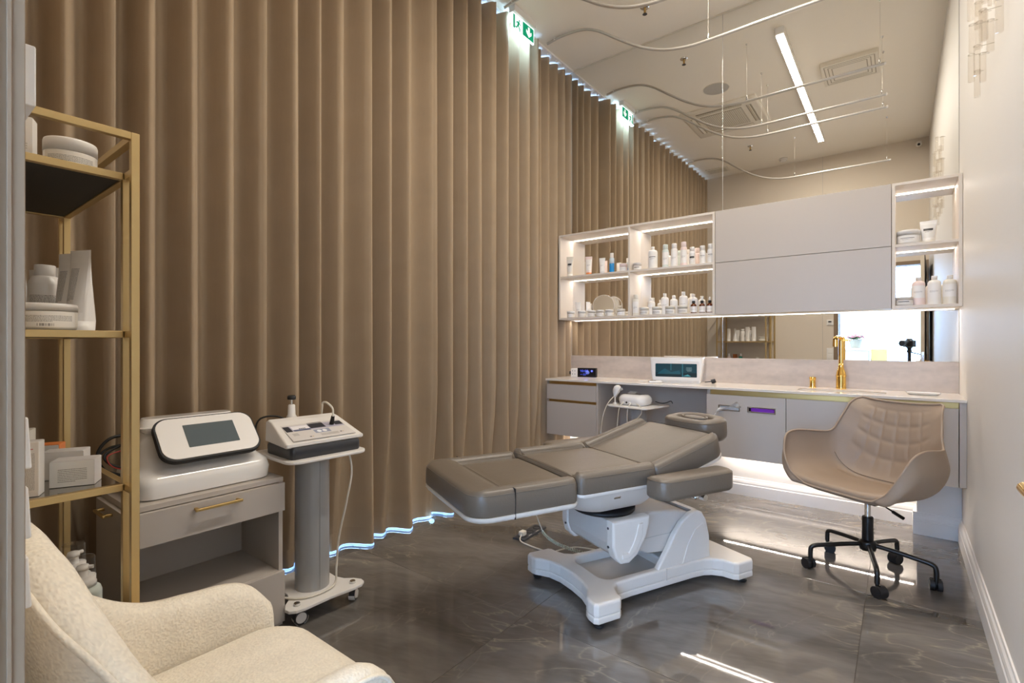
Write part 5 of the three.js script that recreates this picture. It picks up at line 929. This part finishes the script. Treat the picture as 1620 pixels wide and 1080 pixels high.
// ================================================================ PEDESTAL CARTS
function pedestal(label, pos, turn) {
  const t = thing('pedestal_cart', label, 'cart', pos, turn, 'pedestal carts');
  const half = [[0, 0.165], [0.12, 0.172], [0.158, 0.168], [0.182, 0.148], [0.186, 0.12], [0.168, 0.085], [0.135, 0.05], [0.118, 0.0], [0.12, -0.06], [0.15, -0.12], [0.165, -0.155], [0.16, -0.185], [0.135, -0.2], [0, -0.2]];
  mesh('base_plate', plan([...half, ...half.slice(1, -1).reverse().map(([x, z]) => [-x, z])], 0.07, 0.014, 0.003), M.white, t);
  for (const [x, z] of [[0.135, 0.125], [-0.135, 0.125], [0.12, -0.16], [-0.12, -0.16]]) {
    mesh('bolt', lathe([[0, 0.084], [0.014, 0.084], [0.014, 0.092], [0.012, 0.095], [0, 0.095]], 18), M.chrome, t, [x, 0, z]);
    const c = new THREE.Group(); c.name = 'caster'; t.add(c); c.position.set(x, 0, z); c.rotation.y = x * 3 + 0.3;
    mesh('wheel', cyl(0.029, 0.029, 0.026, 24).rotateX(Math.PI / 2).translate(0.014, 0.029, 0), M.dark, c); mesh('wheel_cap', [cyl(0.023, 0.023, 0.002, 20).rotateX(Math.PI / 2).translate(0.014, 0.029, 0.0135), cyl(0.023, 0.023, 0.002, 20).rotateX(Math.PI / 2).translate(0.014, 0.029, -0.0135)], M.white, c); mesh('fork', new THREE.CylinderGeometry(0.032, 0.032, 0.03, 20, 1, true, -1.57, 3.14).rotateX(Math.PI / 2).translate(0.014, 0.029, 0), M.white, c); mesh('stem', cyl(0.008, 0.008, 0.016, 10), M.chrome, c, [0, 0.064, 0]);
  }
  mesh('column', [cyl(0.076, 0.076, 0.62, 40).translate(0, 0.394, 0)], M.column, t); mesh('column_rib', bx(-0.004, 0.004, 0.085, 0.703, 0.074, 0.0785, 0.001), M.column, t);
  mesh('tray', plan(rr(0.385, 0.37, [0.06, 0.06, 0.03, 0.03], 7, 0, -0.003), 0.704, 0.014, 0.004), M.white, t);
  return t;
}
const cartA = pedestal('white cart with grey column carrying sloped control panel device', [-2.185, 0, -1.28], Math.PI / 2 - 0.05);
pedestal('white cart with grey column in the open knee space under the worktop', [-1.70, 0, -3.86], -0.18);
{ // sloped control device
  const t = thing('facial_device', 'white sloped control panel device with dark foot on pedestal cart', 'device', [-2.185, 0.718, -1.28], Math.PI / 2 - 0.05);
  mesh('dark_foot', pad(0.335, 0.25, 0.02, [[0.004, 0.004, 0], [0, 0, 0.006], [0, 0, 0.04], [0.006, 0.006, 0.052]], { cz: 0.02 }), M.dark, t);
  const wedge = [[0.155, 0.05], [0.165, 0.056], [0.165, 0.068], [-0.06, 0.142], [-0.1, 0.15], [-0.125, 0.14], [-0.13, 0.05]];
  const g = side(wedge, 0.375, 0.008, 3); // bow the front edge and taper to the rear
  { const p = g.attributes.position; for (let i = 0; i < p.count; i++) { const x = p.getX(i), z = p.getZ(i), k = smooth(-0.13, 0.16, z); p.setX(i, x * lerp(0.86, 1, k)); if (z > 0) p.setZ(i, z - 0.03 * Math.pow(x / 0.19, 2) * k); } g.computeVertexNormals(); }
  mesh('housing', g, M.white, t);
  const tex = canvasTex(1024, 512, (c, w, h) => {
    c.fillStyle = '#d9d4d0'; c.fillRect(0, 0, w, h); c.fillStyle = '#b7b4c4'; c.fillRect(30, 60, 964, 170); c.fillStyle = '#efecef'; c.fillRect(150, 70, 270, 110); c.fillStyle = '#33363f'; c.fillRect(30, 60, 100, 170); c.fillRect(430, 50, 250, 150); c.fillRect(860, 60, 134, 120); c.fillStyle = '#5c6480'; c.fillRect(150, 180, 270, 50); c.fillStyle = '#20232b'; for (let i = 0; i < 4; i++) c.fillRect(250 + i * 28, 150, 20, 24);
    c.fillStyle = '#9aa0b6'; c.fillRect(430, 250, 260, 110); c.fillStyle = '#f2f2f2'; for (const x of [510, 600]) { c.beginPath(); c.arc(x, 305, 36, 0, 7); c.fill(); } c.fillStyle = '#8a8680'; for (let i = 0; i < 5; i++) { c.fillRect(80, 290 + i * 16, 90, 6); c.fillRect(480, 390 + i * 14, 300, 5); } c.fillStyle = '#c9a23a'; c.fillRect(330, 430, 22, 14); c.fillRect(850, 400, 22, 14); c.fillStyle = '#55504c'; c.fillRect(290, 424, 30, 26); c.fillRect(810, 394, 30, 26); c.fillRect(440, 22, 240, 16);
  });
  mesh('control_panel', front([[-0.15, -0.08], [0.15, -0.08], [0.142, 0.08], [-0.142, 0.08]], 0.0016, 0), [mat('panel_print', { map: tex, roughness: 0.3 })][0], t, [0, 0.1025, 0.052], [-Math.PI / 2 + 0.318, 0, 0]);
  { const o = t.children[t.children.length - 1], uv = o.geometry.attributes.uv, p = o.geometry.attributes.position; for (let i = 0; i < uv.count; i++) uv.setXY(i, (p.getX(i) + 0.15) / 0.3, (p.getY(i) + 0.08) / 0.16); }
  mesh('jack_plug', cyl(0.011, 0.008, 0.04, 14), M.rubber, t, [0.085, 0.135, 0.03], [0.3, 0, 0]);
  mesh('lead', tube([[0.085, 0.152, 0.036], [0.086, 0.19, 0.03], [0.075, 0.215, 0.0], [0.085, 0.21, -0.06], [0.115, 0.18, -0.12], [0.125, 0.12, -0.15]], 0.0048, 40, 8), M.cable, t);
}
{
  const t = thing('handpiece_cable', 'white cable hanging from the cart tray to its foot', 'cable');
  mesh('cord', tube([[-2.06, 0.702, -1.395], [-2.045, 0.62, -1.398], [-2.055, 0.48, -1.378], [-2.085, 0.3, -1.355], [-2.088, 0.17, -1.345], [-2.085, 0.1, -1.335], [-2.07, 0.092, -1.27], [-2.085, 0.0905, -1.19], [-2.14, 0.0905, -1.14], [-2.2, 0.0905, -1.12]], 0.0048, 80, 8), M.cable, t);
  const k = thing('spray_flask', 'white flask with black round knob behind the sloped device', 'flask', [-2.345, 0.718, -1.265]);
  mesh('flask_body', lathe([[0, 0], [0.026, 0], [0.026, 0.14], [0.018, 0.155], [0.016, 0.2], [0.012, 0.204], [0, 0.204]], 20), M.white, k); mesh('stem', cyl(0.006, 0.006, 0.03, 12), M.chrome, k, [0, 0.216, 0]); mesh('knob', lathe([[0, 0.228], [0.018, 0.228], [0.02, 0.232], [0.02, 0.242], [0.016, 0.248], [0, 0.248]], 20), M.rubber, k);
  const b = thing('device_cable', 'black cable looping between cart device and low cabinet', 'cable'); mesh('cord', tube([[-2.325, 0.83, -1.27], [-2.37, 0.87, -1.2], [-2.39, 0.86, -1.13], [-2.395, 0.78, -1.112], [-2.395, 0.66, -1.115], [-2.395, 0.5, -1.118], [-2.395, 0.3, -1.12]], 0.0045, 50, 7), M.blackCable, b);
}
{ // round skin device in the knee space
  const t = thing('skin_device', 'white rounded skin care device on the knee space cart', 'device', [-1.71, 0.718, -3.845], -0.12);
  mesh('body', loft([[0, 0.2, 0.16], [0.012, 0.235, 0.19], [0.035, 0.25, 0.205], [0.06, 0.245, 0.2], [0.078, 0.22, 0.17], [0.086, 0.19, 0.13]].map(([y, w, l]) => ringOf(rr(w, l, Math.min(w, l) * 0.36, 8), y)), { crease: 1.2 }), M.gloss, t);
  mesh('screen', rbox(0.13, 0.004, 0.07, 0.001), mat('device_screen', { color: srgb('#6a6a68'), roughness: 0.2 }), t, [0.0, 0.0875, 0.0]); mesh('screen_lid', rbox(0.07, 0.004, 0.05, 0.001), M.grey, t, [-0.04, 0.094, -0.02], [0.35, 0, 0]);
  mesh('socket', cyl(0.008, 0.008, 0.006, 12).rotateX(Math.PI / 2), M.rubber, t, [-0.02, 0.026, 0.099]);
  for (const x of [-0.05, 0.012]) mesh('connector', cyl(0.008, 0.006, 0.022, 12).rotateX(Math.PI / 2), M.white, t, [x, 0.024, 0.106]);
  const h = thing('hand_applicator', 'white hand applicator standing beside the skin care device', 'applicator', [-1.868, 0.718, -3.80], 0, undefined);
  mesh('holder', lathe([[0, 0], [0.02, 0], [0.018, 0.01], [0.006, 0.014], [0.006, 0.07], [0.009, 0.074], [0, 0.074]], 16), M.white, h); mesh('grip', loft([[0.06, 0.012], [0.075, 0.018], [0.1, 0.03], [0.125, 0.034], [0.145, 0.028], [0.156, 0.012]].map(([y, r]) => Array.from({ length: 18 }, (_, i) => { const a = i / 18 * Math.PI * 2; return [r * Math.cos(a) + (y - 0.06) * 0.25, y, r * 0.8 * Math.sin(a)]; })), { crease: 1.2 }), M.white, h); mesh('nozzle', cyl(0.012, 0.009, 0.02, 14).rotateZ(-1.2), M.grey, h, [0.055, 0.125, 0]);
  const c = thing('applicator_cables', 'white cables hanging from the skin care device in the knee space', 'cable');
  const hang = (p) => tube(p, 0.0036, 50, 7);
  mesh('cord', hang([[-1.76, 0.742, -3.74], [-1.775, 0.72, -3.70], [-1.79, 0.6, -3.685], [-1.795, 0.4, -3.69], [-1.78, 0.25, -3.74], [-1.74, 0.2, -3.8]]), M.cable, c); mesh('cord', hang([[-1.70, 0.742, -3.74], [-1.705, 0.71, -3.695], [-1.705, 0.6, -3.68], [-1.68, 0.42, -3.69], [-1.62, 0.28, -3.72]]), M.cable, c);
  mesh('cord', hang([[-1.66, 0.74, -3.745], [-1.60, 0.72, -3.70], [-1.585, 0.68, -3.68], [-1.63, 0.62, -3.675], [-1.70, 0.54, -3.68], [-1.735, 0.42, -3.69], [-1.74, 0.3, -3.72]]), M.cable, c); mesh('cord', hang([[-1.868, 0.79, -3.80], [-1.90, 0.73, -3.74], [-1.925, 0.64, -3.705], [-1.945, 0.5, -3.70], [-1.95, 0.3, -3.71]]), M.cable, c);
  const m = thing('mains_lead', 'short black mains lead behind the skin care device', 'cable'); mesh('cord', tube([[-1.575, 0.745, -3.93], [-1.53, 0.732, -3.96], [-1.50, 0.738, -3.98], [-1.47, 0.75, -4.0], [-1.465, 0.73, -4.02]], 0.0035, 24, 7), M.blackCable, m);
}
// ================================================================ WALL DECORATION, DOOR, SWITCHES
{
  const t = thing('glass_wall_hanging', 'cascade of clear glass tubes hanging high on the side wall', 'decoration', [WALL_X, 2.1, -2.78]);
  const g1 = lathe([[0, 0], [0.0115, 0.0], [0.0115, 0.12], [0, 0.12]], 14);
  for (let row = 0; row < 4; row++) for (let k = 0; k < 7; k++) {                 // four staggered rows
    const z = -0.34 + k * 0.105 + (row % 2) * 0.05 + 0.02 * Math.sin(k * 2.3 + row), y = 0.25 + row * 0.165 + 0.03 * Math.sin(k * 1.7 + row * 2.1), x = -0.022 - (k % 2) * 0.03;
    const o = mesh('glass_tube', g1, M.tintGlass, t, [x, y, z]); mesh('cap_ring', new THREE.TorusGeometry(0.0116, 0.0006, 5, 16).rotateX(Math.PI / 2), M.wire, o, [0, 0.12, 0]);
    mesh('pin', straight([x + 0.0115, y + 0.115, z], [-0.0005, y + 0.115, z], 0.001, 5), M.wire, t);
  }
}
{ // door leaf opened against the side wall
  const t = thing('room_door', 'open door leaf with gold lever handles standing along the side wall', 'door', [0.252, 0.008, -0.135], 0.045);
  // local: leaf runs along -z from the hinge, x+ is the face towards the wall
  mesh('leaf', bx(-0.022, 0.016, 0, 2.25, -0.95, 0, 0.002), M.doorLight, t); mesh('outer_face', bx(0.0155, 0.022, 0, 2.25, -0.949, 0, 0.001), M.doorDark, t);
  mesh('lock_plate', bx(-0.012, 0.012, 0.87, 1.11, -0.9515, -0.949, 0.0006), M.chrome, t); mesh('latch', bx(-0.006, 0.006, 0.985, 1.015, -0.962, -0.95, 0.001), M.chrome, t);
  for (const s of [-1, 1]) {
    const xf = s * 0.022, h = mesh('handle', [cyl(0.026, 0.026, 0.006, 26).rotateZ(Math.PI / 2).translate(xf + s * 0.003, 1.0, -0.90), straight([xf, 1.0, -0.90], [xf + s * 0.045, 1.0, -0.90], 0.009, 14), tube([[xf + s * 0.045, 1.0, -0.907], [xf + s * 0.046, 1.0, -0.87], [xf + s * 0.045, 0.999, -0.78]], 0.009, 16, 12)], M.gold, t);
  }
  for (const y of [0.25, 1.12, 2.0]) mesh('hinge', cyl(0.007, 0.007, 0.1, 12), M.chrome, t, [0.02, y, 0.006]);
}
{
  const t = thing('thermostat', 'square white thermostat with dark display beside the doorway', 'thermostat', [-0.80, 1.52, -DOORWALL_D]);
  mesh('plate', bx(-0.043, 0.043, -0.043, 0.043, -0.008, 0, 0.002), M.white, t); mesh('body', bx(-0.032, 0.032, -0.034, 0.034, -0.0195, -0.008, 0.002), M.white, t); mesh('display', bx(-0.02, 0.02, 0.0, 0.022, -0.0203, -0.019, 0.0004), M.dark, t); mesh('button_bar', bx(-0.02, 0.02, -0.022, -0.014, -0.021, -0.019, 0.0008), M.grey, t);
}
{
  const t = thing('light_switch', 'white triple light switch frame beside the doorway', 'switch', [-0.80, 1.03, -DOORWALL_D]);
  mesh('plate', bx(-0.041, 0.041, -0.122, 0.122, -0.008, 0, 0.002), M.white, t); for (const y of [-0.078, 0, 0.078]) mesh('rocker', bx(-0.029, 0.029, -0.029, 0.029, -0.004, 0.004, 0.002), M.white, t, [0, y, -0.011], [0.05, 0, 0]);
}
// ================================================================ PHOTOGRAPHER'S TRIPOD IN THE DOORWAY, LOBBY
{
  const t = thing('camera_tripod', 'black camera on tripod standing in the doorway', 'camera', [0.0, 0, 0.0], 0.6605);
  // local -z looks into the room; everything lies behind the viewpoint
  mesh('camera_body', rbox(0.14, 0.095, 0.07, 0.012), M.rubber, t, [0, 1.215, 0.165]); mesh('viewfinder', loft([[1.258, 0.07, 0.065], [1.278, 0.055, 0.05], [1.288, 0.04, 0.04]].map(([y, w, l]) => ringOf(rr(w, l, 0.008, 4, 0, 0.165), y))), M.rubber, t);
  mesh('lens', [cyl(0.034, 0.034, 0.07, 28).rotateX(Math.PI / 2).translate(0, 1.22, 0.097), cyl(0.04, 0.042, 0.035, 28).rotateX(-Math.PI / 2).translate(0, 1.22, 0.046)], M.rubber, t); mesh('lens_glass', new THREE.SphereGeometry(0.03, 24, 10, 0, Math.PI * 2, 0, 1.0).scale(1, 0.4, 1).rotateX(-Math.PI / 2), mat('lens_coating', { color: srgb('#0b0c14'), roughness: 0.03 }), t, [0, 1.22, 0.042]);
  mesh('tripod_head', [cyl(0.022, 0.028, 0.05, 16).translate(0, 1.14, 0.165), rbox(0.06, 0.012, 0.05, 0.003).translate(0, 1.162, 0.165), new THREE.SphereGeometry(0.03, 16, 12).translate(0, 1.11, 0.165)], M.rubber, t); mesh('pan_handle', tube([[0.0, 1.1, 0.17], [0.06, 1.08, 0.22], [0.13, 1.05, 0.28]], 0.008, 14, 8), M.rubber, t);
  mesh('centre_column', cyl(0.02, 0.02, 0.4, 14), M.rubber, t, [0, 0.9, 0.165]); mesh('spider', lathe([[0, 0.86], [0.04, 0.86], [0.045, 0.89], [0.03, 0.92], [0, 0.92]], 16), M.rubber, t, [0, 0, 0.165]);
  for (let k = 0; k < 3; k++) { const a = k * 2.094 + 0.5; mesh('leg', [straight([0.03 * Math.cos(a), 0.88, 0.165 + 0.03 * Math.sin(a)], [0.15 * Math.cos(a), 0.42, 0.165 + 0.15 * Math.sin(a)], 0.013, 10), straight([0.15 * Math.cos(a), 0.42, 0.165 + 0.15 * Math.sin(a)], [0.24 * Math.cos(a), 0.0, 0.165 + 0.24 * Math.sin(a)], 0.009, 10)], M.rubber, t); }
}
{
  const t = thing('reception_counter', 'white reception counter in the lobby under the flower pot', 'counter', [-0.66, 0, 1.85]);
  mesh('body', bx(-0.24, 0.24, 0.03, 1.1, -0.25, 0.25, 0.006), M.white, t); mesh('top', bx(-0.26, 0.26, 1.1, 1.14, -0.27, 0.27, 0.004), M.gloss, t); mesh('plinth', bx(-0.22, 0.22, 0, 0.03, -0.22, 0.22, 0.001), M.grey, t);
  const y = thing('yellow_cabinet', 'pale yellow cabinet in the lobby beside the reception counter', 'cabinet', [-0.29, 0, 1.95]);
  const ym = mat('pale_yellow_paint', { color: srgb('#d9cf8e'), roughness: 0.5 }); mesh('body', bx(-0.1, 0.12, 0, 1.12, -0.2, 0.2, 0.004), ym, y); mesh('door', bx(-0.095, 0.115, 0.02, 1.1, -0.216, -0.2, 0.002), ym, y); mesh('handle', bx(0.09, 0.1, 0.6, 0.75, -0.232, -0.216, 0.002), M.brass, y);
  const p = thing('flower_pot', 'potted pink flowers on the reception counter', 'plant', [-0.6, 1.14, 1.75]);
  mesh('pot', lathe([[0, 0], [0.062, 0], [0.07, 0.01], [0.092, 0.12], [0.096, 0.15], [0.088, 0.15], [0.08, 0.13], [0, 0.13]], 28), mat('grey_green_pot', { color: srgb('#a9aea6'), roughness: 0.5 }), p);
  const leafG = new THREE.SphereGeometry(1, 8, 6).scale(0.05, 0.006, 0.022), petalG = new THREE.SphereGeometry(1, 8, 6).scale(0.022, 0.009, 0.022), lm = mat('leaf_green', { color: srgb('#4c6b45'), roughness: 0.6 }), pm = mat('petal_pink', { color: srgb('#e69ab0'), roughness: 0.6 }), pm2 = mat('petal_light_pink', { color: srgb('#efc0cb'), roughness: 0.6 });
  for (let i = 0; i < 26; i++) { const a = i * 2.4, r = 0.05 + 0.07 * rnd(); mesh('leaf', leafG, lm, p, [r * Math.cos(a), 0.15 + 0.05 * rnd(), r * Math.sin(a)], [0.4 * (rnd() - 0.5), -a, 0.5 * rnd()]); }
  for (let i = 0; i < 60; i++) { const a = i * 2.4, r = 0.115 * Math.sqrt((i + 0.5) / 60); mesh('petal', petalG, i % 3 ? pm : pm2, p, [r * Math.cos(a), 0.205 + 0.03 * rnd() - r * 0.25, r * Math.sin(a)], [rnd() - 0.5, a, rnd() - 0.5]); }
}
renderer.render(scene, camera);
